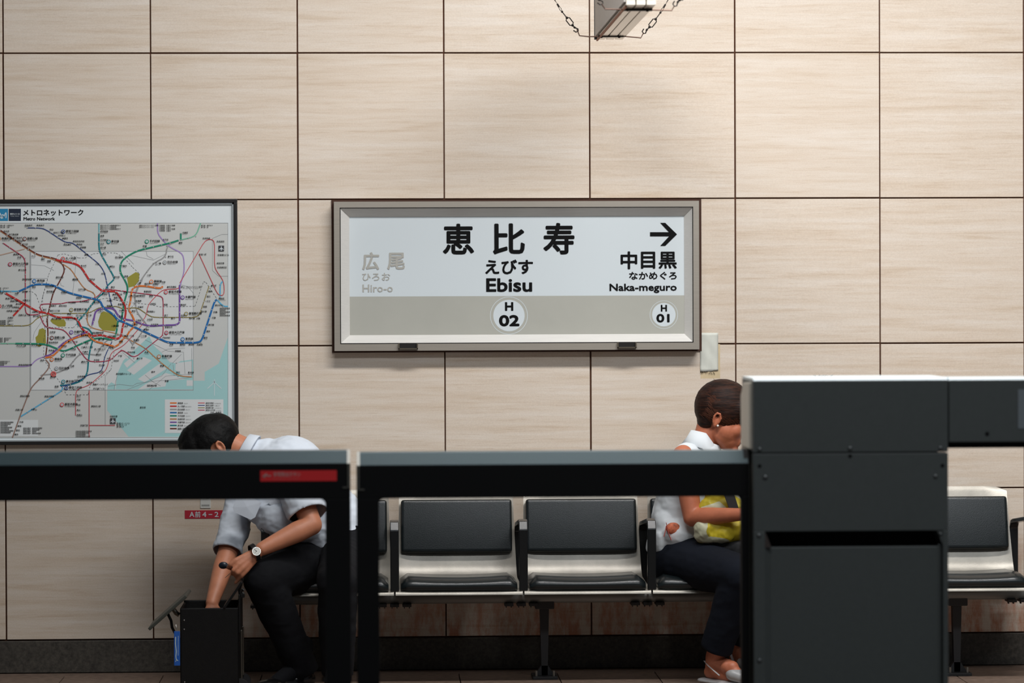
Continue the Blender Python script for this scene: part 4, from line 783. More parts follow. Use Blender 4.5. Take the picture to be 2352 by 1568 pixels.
# lower panel: set back, with chamfered lead-in at left
bm = NB(); x0 = Xh(1770); x1 = Xh(2165); box(bm, x0, x1, YH+.02, YH+.04, 0, zr1, .003); obj('lower_panel', bm, DG, cab)
bm = NB(); prism(bm, [(xa+wl-.002, YH+.004), (x0+.002, YH+.022), (x0+.002, YH+.04), (xa+wl-.002, YH+.04)], 'z', 0, zr1); obj('groove', bm, DG, cab)
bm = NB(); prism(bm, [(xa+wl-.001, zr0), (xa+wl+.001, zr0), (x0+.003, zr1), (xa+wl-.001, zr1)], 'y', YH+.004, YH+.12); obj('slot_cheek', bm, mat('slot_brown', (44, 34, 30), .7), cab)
bm = NB(); prism(bm, [(Xh(2153), zr0), (Xh(2167), zr0), (Xh(2167), zr1)], 'y', YH+.003, YH+.12); obj('slot_cheek', bm, DG, cab)
bm = NB(); box(bm, xa+wl, Xh(2166), YH+.10, YH+.12, zr1-.03, zr0+.01); obj('slot_back', bm, DBL, cab)
# pale platform-side cover visible along the left flank
xs_ = Xh(1731)
bm = NB(); prism(bm, [(YH+.04, ztop-.006), (YH+.20, ztop-.012), (YH+.27, ztop-.05), (YH+.27, zs+.012), (YH+.04, zs+.012)], 'x', xs_-.008, xs_+.004, .002); obj('pale_side_cover', bm, mat('pale_side_cover', (214, 204, 188), .5), cab)
bm = NB(); box(bm, xs_-.007, xs_+.002, YH+.10, YH+.27, 0, zs+.01, .002); obj('shaded_dirty_side_cover', bm, mat('side_cover_shade_dirt', (110, 108, 102), .3, .3), cab)  # lower part of the same beige cover, shade and dirt painted in as grey
SCR = mat('screw_steel', (84, 86, 86), .35, .6)
for x, y, r_ in ((1745, 1032, .0075), (1953, 1030, .008), (2161, 1029, .0075), (1758, 1096, .0085), (2149, 1094, .0075), (1743, 1230, .0075), (2160, 1226, .005), (1744, 1517, .0075)):
    bm = NB(); ball(bm, (Xh(x), YH, Zh(y, x)), r_, 12, 8, (1, .55, 1)); obj('bolt', bm, SCR, cab, True)
for x, y, r_ in ((1745, 1070, .006), (2165, 1069, .006), (1953, 1047, .006)):
    bm = NB(); tube(bm, [(Xh(x), YH-.001, Zh(y, x)), (Xh(x), YH+.004, Zh(y, x))], r_, 12); obj('dark_hole_disc', bm, DBL, cab)  # open holes drawn as black discs, the dark inside put into the colour
# fixed header panel to the right
X2 = Xh(2180.5); X3 = Xh(2560)
hd = thing('fixed_gate_header', 'dark grey fixed gate header panel with open gap beneath it', 'gate', ((X2+X3)/2, YH+.05, Zh(1015, 2260)))
za_, zb_, zc_ = Zh(872, 2260), Zh(1015, 2260), Zh(1029, 2260)
bm = NB(); box(bm, X2, X3, YH+.002, YH+.12, zb_, za_, .003); obj('header_panel', bm, DG, hd)
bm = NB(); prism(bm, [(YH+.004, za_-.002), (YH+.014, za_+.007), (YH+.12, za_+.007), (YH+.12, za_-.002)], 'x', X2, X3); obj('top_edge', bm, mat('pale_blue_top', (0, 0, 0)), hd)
bm = NB(); box(bm, X2, X3, YH+.02, YH+.10, zc_, zb_, .001); obj('black_underside', bm, DBL, hd)
bm = NB(); box(bm, Xh(2339), Xh(2420), YH, YH+.003, Zh(984, 2340), Zh(894, 2340)); obj('grey_label', bm, mat('grey_label', (96, 102, 106), .5), hd)
bm = NB(); tube(bm, [(Xh(2268), YH+.0005, Zh(996, 2268)), (Xh(2268), YH+.004, Zh(996, 2268))], .0065, 12); obj('dark_hole_disc', bm, DBL, hd)  # another open hole, its inner shade painted as a black disc
bm = NB(); box(bm, X3-.06, X3, YH+.01, YH+.11, 0, zc_, .002); obj('end_post', bm, DG, hd)

# ================================================================== PILOT CASE, TAG
YC = -.72
cx0, cx1 = at(413.5, 1450, YC-.17).x, at(548, 1450, YC-.17).x; czt = at(480, 1396, YC-.17).z
bag = thing('pilot_case', 'open black pilot case standing on the floor before the man', 'bag', ((cx0+cx1)/2, YC, 0))
LEA = mat('black_leather', (12, 12, 12), .5, 0, spec=.3, noise_amt=.25, nscale=60, bump=.15, bscale=300); YC0, YC1 = YC-.17, YC+.09
def wallbox(x0, x1, y0, y1, z0, z1, nm='side_panel', m=LEA): bm = NB(); box(bm, x0, x1, y0, y1, z0, z1, .004); return obj(nm, bm, m, bag)
wallbox(cx0, cx1, YC0, YC0+.008, .03, czt, 'front_panel'); wallbox(cx0, cx1, YC1-.008, YC1, .03, czt+.008, 'back_panel')
wallbox(cx0, cx0+.008, YC0, YC1, .03, czt); wallbox(cx1-.008, cx1, YC0, YC1, .03, czt); wallbox(cx0, cx1, YC0, YC1, .028, .04, 'bottom_panel')
wallbox(cx1-.001, cx1+.006, YC0+.01, YC1-.01, czt-.10, czt+.05, 'hinge_flap')
wallbox(cx1+.004, cx1+.012, YC0+.05, YC0+.07, .06, czt-.09, 'trolley_rail', mat('dark_chrome', (96, 92, 84), .25, .8)); wallbox(cx1+.004, cx1+.012, YC1-.06, YC1-.04, .06, czt-.09, 'trolley_rail', mat('dark_chrome', (0, 0, 0)))
for (x, y) in ((cx1, YC0+.03), (cx1, YC1-.03), ):
    bm = NB(); tube(bm, [(x+.004, y-.014, .034), (x+.004, y+.014, .034)], .034, 16); obj('wheel', bm, mat('wheel_rubber', (30, 30, 32), .6), bag, False)
for x in (cx0+.03, ): wallbox(x-.02, x+.02, YC0+.02, YC1-.02, 0, .03, 'foot')
for x, y in ((423, 1424), (423, 1445), (424, 1566)):
    bm = NB(); p = at(x, y, YC0); ball(bm, (p.x, YC0, p.z), .0028); obj('rivet', bm, mat('bright_steel', (196, 194, 188), .25, .9), bag)
def flap(a, b_, th, nm, m):
    """lid flap through two photo points at the front edge, as deep as the case"""
    A_, B_ = at(*a, YC0), at(*b_, YC0); d = (B_-A_); d.y = 0; n = Vector((-d.z, 0, d.x)).normalized()*th
    bm = NB(); prism(bm, [(A_.x, A_.z), (B_.x, B_.z), (B_.x+n.x, B_.z+n.z), (A_.x+n.x, A_.z+n.z)], 'y', YC0-.004, YC1+.004, .0035); return obj(nm, bm, m, bag)
FL = mat('dark_olive_leather', (58, 60, 54), .5, 0, noise_amt=.15, nscale=60)
flap((344, 1448), (431, 1371), .012, 'lid_flap', FL); flap((512, 1395), (553, 1334), -.010, 'lid_flap', LEA)
bm = NB(); P = [at(x, y, YC-.05) for x, y in ((386, 1410), (393, 1425), (395, 1440), (401, 1452), (409, 1454))]; tube(bm, P, .011, 8, flat=.5); obj('carry_handle', bm, LEA, bag, True)
bm = NB(); P = [at(x, y, YC-.05) for x, y in ((398, 1398), (405, 1408), (412, 1412))]; tube(bm, P, .009, 8); obj('latch', bm, mat('dark_chrome', (0, 0, 0)), bag)
for yy in (0, 1):
    bm = NB(); P = [at(x+yy*3, y, YC-.1-.02*yy) for x, y in ((556, 1328), (552, 1342), (548, 1356), (551, 1368), (547, 1380))]; tube(bm, P, .0035, 6); tube(bm, [at(556, 1352+8*yy, YC-.1), at(561, 1356+8*yy, YC-.1)], .005, 6); obj('strap', bm, LEA, bag)
bm = NB(); p = at(556, 1367, YC-.1); box(bm, p.x-.006, p.x+.01, p.y-.01, p.y+.01, p.z-.008, p.z+.008, .002); obj('lock', bm, LEA, bag)
YTG = YC0-.012; q = rect(400, 1449, 413.5, 1528, YTG)
tg = thing('luggage_tag', 'bright blue luggage tag hanging from the open black case', 'tag', ((q[0]+q[1])/2, YTG, q[2]))
bm = NB(); box(bm, q[0], q[1], YTG-.002, YTG+.001, q[2], q[3], .0008); obj('tag_card', bm, mat('blue_tag', (34, 92, 178), .4), tg)
bm = NB(); tube(bm, [((q[0]+q[1])/2, YTG, q[3]-.006), at(405, 1443, YTG), at(404, 1434, YTG+.01)], .0016, 6); ball(bm, at(404.5, 1440, YTG), .004); obj('tag_clasp', bm, mat('bright_steel', (0, 0, 0)), tg)
bm = NB(); k = YTG-.0026
for pts, wd in (([(403.5, 1462), (403, 1478), (405, 1495), (404, 1507)], 1.8), ([(404, 1507), (405, 1514), (409, 1517)], 1.6), ([(409.5, 1460), (409.2, 1505)], .7), ([(405.5, 1515), (403, 1519)], .9)):
    ribbon(bm, [W(*p, k) for p in pts], wd*px, k)
obj('tag_print', bm, mat('tag_print_pale', (196, 214, 210), .5), tg)

# ================================================================== PEOPLE
SKIN = mat('skin', (196, 128, 96), .5, noise_amt=.08, nscale=35, bump=.05, bscale=300); SKIN2 = mat('tanned_skin', (188, 112, 82), .48, noise_amt=.10, nscale=30, bump=.08, bscale=260)
def cloth_mat(name, col, amt=.05, bump=.35, rough=.85):
    return mat(name, col, rough, 0, spec=.2, noise_amt=amt*.5, nscale=10, bump=.1, bscale=500)
def hair_mat(name, c0, c1, axis=(30, 30, 3)):
    m = mat(name, c0, .55, 0, spec=.18, noise_amt=.01, nscale=4, stretch=axis); nt = m.node_tree; r = [n for n in nt.nodes if n.type == 'VALTORGB'][0]
    r.color_ramp.elements[0].color = srgb(*c0); r.color_ramp.elements[1].color = srgb(*c1); r.color_ramp.elements[0].position = .42; r.color_ramp.elements[1].position = .66
    n = [n for n in nt.nodes if n.type == 'TEX_NOISE'][0]
    bp = nt.nodes.new('ShaderNodeBump'); bp.inputs['Strength'].default_value = .6; bp.inputs['Distance'].default_value = .004
    nt.links.new(n.outputs['Fac'], bp.inputs['Height']); nt.links.new(bp.outputs[0], nt.nodes['Principled BSDF'].inputs['Normal']); return m
def frame_of(fwd, up):
    f = Vector(fwd).normalized(); u = Vector(up); u = (u - f*u.dot(f)).normalized(); s = u.cross(f)
    return Matrix((f, s, u)).transposed()      # columns: forward, left, up
def head_prims(ear_mid, R, k=1.0, nose=1.0):
    """skull, face, jaw, nose, lips, brow, ears; local origin midway between the ears; x forward, y left, z up (metres)"""
    L = lambda x, y, z: Vector(ear_mid) + R @ Vector((x*k, y*k, z*k)); E = lambda c, r: ell_mesh(L(*c), [q*k for q in r], R)
    p = [E((-.004, 0, .045), (.094, .074, .088)), E((.036, 0, .008), (.060, .066, .086)), E((.048, 0, -.040), (.048, .050, .050)), E((.026, 0, -.042), (.056, .058, .042)), E((.034, 0, -.018), (.060, .068, .060)),
         E((.080, 0, -.074), (.020, .024, .018)), E((.078, 0, .036), (.016, .048, .012)), E((.062, .034, -.008), (.030, .028, .030)), E((.062, -.034, -.008), (.030, .028, .030)),
         cap_mesh(L(.094, 0, .018), .008*k, L(.112*nose, 0, -.014), .0115*k), E((.101, .011, -.020), (.009, .008, .007)), E((.101, -.011, -.020), (.009, .008, .007)),
         cap_mesh(L(.094, .017, -.042), .0055*k, L(.094, -.017, -.042), .0055*k), cap_mesh(L(.092, .015, -.052), .0065*k, L(.092, -.015, -.052), .0065*k),
         E((.079, .030, .015), (.011, .013, .009)), E((.079, -.030, .015), (.011, .013, .009))]
    for s in (1, -1):
        c = [(-.004, .073, -.020), (.004, .079, -.004), (.006, .084, .012), (-.002, .088, .026), (-.014, .090, .026), (-.020, .088, .010), (-.016, .083, -.008), (-.006, .076, -.022)]
        for a, b_ in zip(c, c[1:]): p.append(cap_mesh(L(a[0], s*a[1], a[2]), .0045*k, L(b_[0], s*b_[1], b_[2]), .0045*k, n=10))
        p.append(E((-.006, s*.075, .006), (.012, .006, .022)))
    return p, L
def hand_prims(wrist, knuck, across, palm_n, fingers, thumb, rw=.026):
    """palm from the wrist to the knuckle line plus five bent chains of joints"""
    p = []
    w0 = Vector(wrist)
    for kx in knuck: p.append(cap_mesh(w0.lerp(Vector(kx), .12), .017, Vector(kx), .0105, n=12))
    for f in fingers:
        for i in range(len(f)-1): p.append(cap_mesh(f[i], .0100-.0010*i, f[i+1], .0092-.0010*i, n=12))
    for i in range(len(thumb)-1): p.append(cap_mesh(thumb[i], .0125-.001*i, thumb[i+1], .0115-.0015*i, n=12))
    return p
def shoe(name, heel, toe, m, parent, w_=.045, h=.055):
    h0, t0 = Vector(heel), Vector(toe); d = (t0-h0); L = d.length; dn = d/L; up = Vector((0, 0, 1))
    pr = [ell_mesh(h0+dn*.055+up*h*.7, (.066, .042, h*.85), frame_of(dn, up)), cap_mesh(h0+dn*.03+up*.03, .034, t0-dn*.06+up*.028, .036, side=up, k=.72), ell_mesh(t0-dn*.07+up*.028, (.075, w_, .030), frame_of(dn, up)),
          cap_mesh(h0+dn*.04+up*.012, .037, t0-dn*.06+up*.012, .042, side=up, k=.32)]
    return soft(name, pr, .005, 4, m, parent)

# ---- the man --------------------------------------------------------------
man = thing('person', 'seated man in white short-sleeved shirt bending down into his open black case', 'person', (at(785, 1250, -.4).x, -.40, 0))
Pm = at
ear = Pm(506, 1030, -.50)
Rm = frame_of((-.70, -.16, -.70), (-.68, .06, .72)); 
em = ear + Rm @ Vector((0, -.078, 0)); em = ear - (Rm @ Vector((0, .080, 0)))*(1 if (Rm @ Vector((0, 1, 0))).y < 0 else -1)
hp, Lh = head_prims(em, Rm)
neck0, neck1 = em + Rm @ Vector((-.045, 0, -.01)), Pm(588, 1050, -.43)
pel = Pm(785, 1248, -.40); wai = Pm(742, 1180, -.42); che = Pm(655, 1098, -.43)
shN, shF = Pm(672, 1092, -.60), Pm(568, 1100, -.30)
elN, wrN = Pm(716, 1205, -.70), Pm(602, 1260, -.78)
elF, wrF = Pm(522, 1272, -.50), Pm(487, 1385, -.66)
hipN, hipF = Pm(800, 1278, -.50), Pm(765, 1278, -.34)
knN, anN = Pm(775, 1340, -.90), Pm(775, 1530, -.86)
knF, anF = Pm(608, 1332, -.74), Pm(690, 1535, -.66)
anN.z = max(anN.z, .09); anF.z = max(anF.z, .09)
arms = [cap_mesh(shN, .048, elN, .041), cap_mesh(elN, .0405, elN.lerp(wrN, .3), .042), cap_mesh(elN.lerp(wrN, .3), .042, wrN, .0275), cap_mesh(shF, .047, elF, .040), cap_mesh(elF, .040, elF.lerp(wrF, .3), .040), cap_mesh(elF.lerp(wrF, .3), .040, wrF, .026)]
# near hand: curled around the key cover
H = lambda x, y, d=0: Pm(x, y, -.80-d)
kn = [H(540, 1287, .015), H(548, 1297, .02), H(557, 1305, .02), H(565, 1311, .012)]
fi = [[kn[0], H(529, 1296, .018), H(524, 1303, .004), H(531, 1306, -.02)], [kn[1], H(536, 1309, .026), H(533, 1317, .010), H(540, 1317, -.016)], [kn[2], H(546, 1316, .024), H(542, 1323, .008), H(549, 1322, -.016)], [kn[3], H(556, 1321, .014), H(549, 1329, .006), H(541, 1338, 0)]]
th = [H(575, 1283, -.02), H(556, 1296, -.03), H(540, 1300, -.026), H(530, 1304, -.022)]
handN = hand_prims(wrN, kn, None, None, fi, th)
wf = wrF; dF = (Pm(482, 1425, -.70)-wrF).normalized()
knf = [wf+dF*.075+Vector((x_, y_, 0)) for x_, y_ in ((-.03, -.012), (-.011, -.014), (.009, -.012), (.026, -.006))]
fif = [[k_, k_+dF*.04, k_+dF*.062+Vector((.004, .014, 0)), k_+dF*.072+Vector((.006, .03, 0))] for k_ in knf]
handF = hand_prims(wf, knf, None, None, fif, [wf+dF*.02+Vector((.02, 0, 0)), wf+dF*.05+Vector((.04, .01, 0)), wf+dF*.08+Vector((.045, .02, 0))])
body = hp + [cap_mesh(neck0, .056, neck1, .058), cap_mesh(neck1, .06, che, .105), cap_mesh(pel, .125, wai, .118), cap_mesh(wai, .118, che, .125), cap_mesh(che, .09, shN, .055), cap_mesh(che, .09, shF, .055)] + arms + handN + handF + \
    [cap_mesh(pel, .10, hipN, .085), cap_mesh(pel, .10, hipF, .085), cap_mesh(hipN, .082, knN, .058), cap_mesh(hipF, .082, knF, .058), cap_mesh(knN, .055, anN, .038), cap_mesh(knF, .055, anF, .038), cap_mesh(anN, .035, anN+Vector((-.02, -.11, -.055)), .022), cap_mesh(anF, .035, anF+Vector((-.085, -.072, -.055)), .022)]
soft('body', body, .0042, 5, SKIN, man)
# hair
def hair_shell(name, L, R, em_, m, parent, prims, keep, wr, voxel=.005):
    def cut(p, n):
        q = R.transposed() @ (Vector(p)-Vector(em_)); return not keep(q)
    return soft(name, prims, voxel, 3, m, parent, wrinkle=wr, cut=cut)
HE = lambda c, r, em_=None, R=None: ell_mesh((em_ or em) + (R or Rm) @ Vector(c), r, R or Rm)
hpr = [HE((-.006, 0, .052), (.112, .092, .106)), HE((-.058, 0, .052), (.066, .080, .080)), HE((.055, 0, .085), (.066, .074, .060)), HE((.035, 0, .110), (.075, .064, .052)), HE((.085, 0, .06), (.035, .06, .05)), HE((.05, 0, .02), (.060, .078, .07))]
hair_shell('hair', Lh, Rm, em, hair_mat('black_hair', (3, 3, 3), (9, 8, 8), (22, 22, 22)), man, hpr, lambda q: (q.x > .030 and q.z > -.012) or (q.x < -.012 and q.z > -.03) or q.z > .034, (.0012, (26, 26, 26)))
# tufts
bm = NB(); rs = random.Random(3)
for i in range(90):
    a, b_ = rs.uniform(-1.0, 1.0), rs.uniform(.0, 1.25)
    d = Vector((math.cos(b_)*math.cos(a)*.9, math.sin(a)*.9, math.sin(b_)+.3)).normalized(); q = Vector((.0+.112*d.x, .088*d.y, .055+.104*d.z))
    s = em + Rm @ (q*.97); dd = (Rm @ Vector((d.x+.9, d.y*.6, d.z+.1))).normalized()
    l_ = rs.uniform(.010, .026); tube(bm, [s, s+dd*l_*.6, s+dd*l_+Vector((0, 0, rs.uniform(-.006, .004)))], [.0016, .0011, .0003], 4)
obj('hair_tufts', bm, MATS['black_hair'], man)['kind'] = 'stuff'
# shirt
SHIRT = cloth_mat('white_shirt_cloth', (216, 224, 234), .03, .18)
d1 = (elN-shN).normalized(); slN = elN - d1*.045; d2 = (elF-shF).normalized(); slF = elF - d2*.006
neckc = neck1.lerp(neck0, .28); nd = (neck0-neck1).normalized()
shp = [cap_mesh(pel.lerp(wai, .25), .148, wai, .142, flat0=True), cap_mesh(wai, .142, che, .150), cap_mesh(che, .150, neck1.lerp(che, .4), .105), cap_mesh(neck1.lerp(che, .5), .10, neckc, .066, flat1=True),
       cap_mesh(che, .112, shN, .072), cap_mesh(che, .112, shF, .070), cap_mesh(shN, .074, slN, .078, flat1=True), cap_mesh(shF, .062, slF, .058, flat1=True),
       ell_mesh(Pm(608, 1150, -.50), (.085, .10, .10)), ell_mesh(Pm(643, 1185, -.53), (.095, .11, .095)), ell_mesh(Pm(700, 1205, -.46), (.12, .12, .07)), ell_mesh(Pm(665, 1078, -.46), (.14, .15, .13))]
soft('shirt', shp, .0058, 5, SHIRT, man, wrinkle=(.0065, (6, 6, 10)), cut=cuffs([(slN, d1, .10), (slF, d2, .085), (neckc, nd, .085)]), thick=.002)
# collar
bm = NB(); s_ = frame_of(nd, (0, 0, 1)); N_ = 22; rings = []
for k_, (h_, r_) in enumerate(((-.012, .071), (.018, .068), (.030, .069), (.028, .074), (-.004, .083), (-.012, .084))):
    rings.append([bm.verts.new(neckc + nd*h_ + s_ @ Vector((0, math.cos(2*math.pi*j/N_)*r_, math.sin(2*math.pi*j/N_)*r_))) for j in range(N_)])
for a, b_ in zip(rings, rings[1:]):
    for j in range(N_): bm.faces.new((a[j], a[(j+1) % N_], b_[(j+1) % N_], b_[j]))
bmesh.ops.recalc_face_normals(bm, faces=bm.faces); o = obj('collar', bm, SHIRT, man, True); q_ = o.modifiers.new('t', 'SOLIDIFY'); q_.thickness = .002
def pocket(c, u, v, n, su, sv, nm='pocket_flap', m=None, parent=None):
    c, u, v = Vector(c), Vector(u).normalized(), Vector(v).normalized(); nn = u.cross(v).normalized(); bm = NB()
    P = [c+u*(su*a)+v*(sv*b_)+nn*(-.0012*(a*a+b_*b_)) for a, b_ in ((-1, 1), (0, 1), (1, 1), (1, -.6), (.75, -1), (0, -1), (-.75, -1), (-1, -.6))]
    cc = bm.verts.new(c+nn*.002); vs = [bm.verts.new(p) for p in P]
    for a, b_ in zip(vs, vs[1:]+vs[:1]): bm.faces.new((cc, a, b_))
    o = obj(nm, bm, m or SHIRT, parent or man); q_ = o.modifiers.new('t', 'SOLIDIFY'); q_.thickness = .002; q_.offset = 0; return o
pocket(Pm(566, 1163, -.615), Vector((.75, 0, -.35)), Vector((.35, 0, .8)), None, .048, .040)
pocket(Pm(632, 1148, -.625), Vector((.8, 0, .25)), Vector((-.25, 0, .8)), None, .026, .016)
# trousers
TR = cloth_mat('black_navy_trousers', (16, 17, 21), .12, .25)
d3 = (anF-knF).normalized(); d4 = (anN-knN).normalized(); hF = anF+d3*.035; hN = anN+d4*.035
trp = [cap_mesh(pel, .146, wai.lerp(pel, .5), .142, flat1=True), cap_mesh(pel, .14, hipN, .11), cap_mesh(pel, .14, hipF, .11), cap_mesh(hipN, .108, knN, .082), cap_mesh(hipF, .112, knF, .085), cap_mesh(knN, .080, anN.lerp(knN, .3), .068), cap_mesh(anN.lerp(knN, .3), .068, hN, .058, flat1=True),
       cap_mesh(knF, .082, anF.lerp(knF, .35), .066), cap_mesh(anF.lerp(knF, .35), .066, hF, .064, flat1=True)]
soft('trousers', trp, .0065, 5, TR, man, wrinkle=(.004, (5, 5, 8)), cut=cuffs([(hN, d4, .08), (hF, d3, .08)]))
for a_, tv in ((anF, Vector((-.095, -.080, -.055))), (anN, Vector((-.02, -.12, -.055)))):
    soft('sock', [cap_mesh(a_+Vector((.01, 0, .08)), .044, a_, .043), cap_mesh(a_, .043, a_+tv, .030), cap_mesh(a_, .043, a_+Vector((.02, .015, -.045)), .036)], .005, 3, TR, man)
SHO = mat('black_shoe_leather', (18, 18, 19), .22, 0, coat=.3)
a_ = anF.copy(); a_.z = 0; shoe('shoe', a_+Vector((.045, .03, .0)), a_+Vector((-.165, -.14, .0)), SHO, man)
a_ = anN.copy(); a_.z = 0; shoe('shoe', a_+Vector((.01, .05, .0)), a_+Vector((-.03, -.20, .0)), SHO, man)
# watch on the near wrist, key cover in the hand
wc = Pm(589, 1266, -.822); ax = (elN-wrN).normalized(); fwd = Vector((.10, -.94, .32)).normalized(); Rw = frame_of(fwd, ax.cross(fwd))
wt = thing('wrist_watch', 'round silver wrist watch with pale dial and black strap on the man', 'watch', wc)
u_, v_ = Rw.col[1], Rw.col[2]
def wdisc(r, h0, h1, nm, m, r2=None):
    bm = NB(); N_ = 28; A_ = [bm.verts.new(wc+fwd*h0+(u_*math.cos(t)+v_*math.sin(t))*r) for t in np.linspace(0, 2*math.pi, N_, endpoint=False)]; B_ = [bm.verts.new(wc+fwd*h1+(u_*math.cos(t)+v_*math.sin(t))*(r2 or r)) for t in np.linspace(0, 2*math.pi, N_, endpoint=False)]
    bm.faces.new(A_[::-1]); bm.faces.new(B_)
    for j in range(N_): bm.faces.new((A_[j], A_[(j+1) % N_], B_[(j+1) % N_], B_[j]))
    bmesh.ops.recalc_face_normals(bm, faces=bm.faces); return obj(nm, bm, m, wt)
CHR = mat('bright_steel', (0, 0, 0)); wdisc(.0180, -.004, .004, 'case', CHR, .0165); dial = wdisc(.0150, .004, .0046, 'dial', mat('pale_dial', (222, 222, 214), .35))
bm = NB()
for j in range(12):
    t = j*math.pi/6; a = wc+fwd*.0049+(u_*math.cos(t)+v_*math.sin(t))*.0108; b_ = wc+fwd*.0049+(u_*math.cos(t)+v_*math.sin(t))*.0135; tube(bm, [a, b_], .0005, 4)
obj('hour_mark', bm, INK, wt)['kind'] = 'stuff'
up_ = Vector((0, 0, 1)) - fwd*fwd.z; up_.normalize(); rt_ = fwd.cross(up_)*-1
for ang, ln in ((48, .0075), (228, .0095)):
    pass
for d_, ln in ((Vector((-.62, 0, .62)), .0105), (Vector((-.55, 0, -.6)), .008)):
    dd = (d_-fwd*d_.dot(fwd)).normalized(); bm = NB(); tube(bm, [wc+fwd*.0054-dd*.002, wc+fwd*.0054+dd*ln], .0006, 4); obj('hand', bm, INK, wt)
wv_ = wrN + ax*((wc-wrN).dot(ax)); bm = NB(); N_ = 30; e0 = (wc-wv_).normalized(); e1 = ax.cross(e0); R_ = (wc-wv_).length; rings = []
for j in range(N_):
    t = 2*math.pi*j/N_; r0 = .0325 if True else 0; rr_ = R_*abs(math.cos(t))**1*0+ (.0335+ (R_-.0335)*max(0, math.cos(t))**3); c_ = wv_+(e0*math.cos(t)+e1*math.sin(t))*rr_; nn = (e0*math.cos(t)+e1*math.sin(t))
    rings.append([bm.verts.new(c_+ax*a+nn*b_) for a, b_ in ((-.009, -.001), (.009, -.001), (.009, .0015), (-.009, .0015))])
for j in range(N_):
    a, b_ = rings[j], rings[(j+1) % N_]
    for i in range(4): bm.faces.new((a[i], a[(i+1) % 4], b_[(i+1) % 4], b_[i]))
bmesh.ops.recalc_face_normals(bm, faces=bm.faces); obj('strap', bm, LEA, wt)
kc = Pm(513, 1298, -.775); key = thing('key_case', 'small dark oval key case with a thin metal pin in his left hand', 'key case', kc)
soft('case', [ell_mesh(kc, (.019, .008, .0145)), cap_mesh(kc, .010, Pm(532, 1303, -.785), .008)], .0025, 3, mat('dark_navy_case', (20, 30, 42), .35), key)
bm = NB(); tube(bm, [Pm(517, 1326.5, -.80), Pm(528, 1316.5, -.80)], .0012, 6); obj('pin', bm, CHR, key)

# ---- the woman ------------------------------------------------------------
wom = thing('person', 'seated woman with short brown hair and sleeveless white blouse holding a yellow bag', 'person', (at(1550, 1270, -.4).x, -.40, 0))
earW = Pm(1650, 967, -.50); Rf = frame_of((.91, -.18, -.36), (.35, .0, .93)); sgn = 1 if (Rf @ Vector((0, 1, 0))).y < 0 else -1
ew = earW - (Rf @ Vector((0, .084, 0)))*sgn
hp2, Lw = head_prims(ew, Rf, 1.11)
nk0 = ew + Rf @ Vector((-.035, 0, -.02)); nk1 = Pm(1612, 1042, -.42)
pel2 = Pm(1558, 1288, -.36); wai2 = Pm(1560, 1195, -.38); che2 = Pm(1588, 1095, -.40)
sN, sF = Pm(1570, 1048, -.52), Pm(1635, 1070, -.26)
eN, wN = Pm(1590, 1188, -.57), Pm(1704, 1181, -.72); eF, wF = Pm(1665, 1170, -.25), Pm(1745, 1180, -.48)
hN2, hF2 = Pm(1562, 1285, -.42), Pm(1585, 1285, -.26)
kN2, aN2 = Pm(1700, 1322, -.80), Pm(1640, 1512, -.68); kF2, aF2 = Pm(1745, 1322, -.68), Pm(1698, 1478, -.42)
def straight_hand(w_, d, n_, curl):
    d = Vector(d).normalized(); n_ = Vector(n_).normalized(); a_ = d.cross(n_).normalized(); ks = [w_+d*l+a_*o_ for o_, l in ((-.028, .078), (-.010, .084), (.009, .080), (.026, .070))]
    fs = []
    for i, k_ in enumerate(ks):
        q = (.95, 1.05, 1.0, .8)[i]; c = [k_]; dd = d.copy()
        for j, l in enumerate((.040, .024, .018)):
            dd = (dd*math.cos(curl)+n_*math.sin(curl)).normalized(); c.append(c[-1]+dd*l*q)
        fs.append(c)
    tb = [w_+d*.02-a_*.022, w_+d*.05-a_*.042+n_*.01, w_+d*.075-a_*.045+n_*.022, w_+d*.095-a_*.038+n_*.03]
    return hand_prims(w_, ks, None, None, fs, tb)
hN_ = straight_hand(wN, (wN-eN)+Vector((0, .05, 0)), (.2, .9, -.2), .55); hF_ = straight_hand(wF, (.8, -.3, 0), (.1, -.9, -.2), .5)
foot = lambda a, t: [cap_mesh(a, .033, a+Vector((.0, .02, -.05)), .034), cap_mesh(a+Vector((0, .01, -.02)), .032, a.lerp(t, .55)+Vector((0, 0, .012)), .026), cap_mesh(a.lerp(t, .4), .030, t, .018), cap_mesh(a+Vector((-.012, .025, -.06)), .026, t, .015)]
fT = aN2+Vector((.12, -.10, -.078)); fT2 = aF2+Vector((.02, -.16, -.09))
aN2.z = max(aN2.z, .115)
body2 = hp2 + [cap_mesh(nk0, .049, nk1, .052), cap_mesh(nk1, .055, che2, .09), cap_mesh(pel2, .115, wai2, .088), cap_mesh(wai2, .088, che2, .095), cap_mesh(che2, .08, sN, .046), cap_mesh(che2, .08, sF, .046),
     cap_mesh(sN, .047, sN.lerp(eN, .5), .044), cap_mesh(sN.lerp(eN, .5), .044, eN, .037), cap_mesh(eN, .036, eN.lerp(wN, .3), .037), cap_mesh(eN.lerp(wN, .3), .037, wN, .0245), cap_mesh(sF, .045, eF, .035), cap_mesh(eF, .034, wF, .024)] + hN_ + hF_ + \
    [cap_mesh(pel2, .10, hN2, .09), cap_mesh(pel2, .10, hF2, .09), cap_mesh(hN2, .085, kN2, .055), cap_mesh(hF2, .085, kF2, .055), cap_mesh(kN2, .053, aN2, .034), cap_mesh(kF2, .053, aF2, .033)] + foot(aN2, fT) + foot(aF2, fT2)
soft('body', body2, .0042, 5, SKIN2, wom)
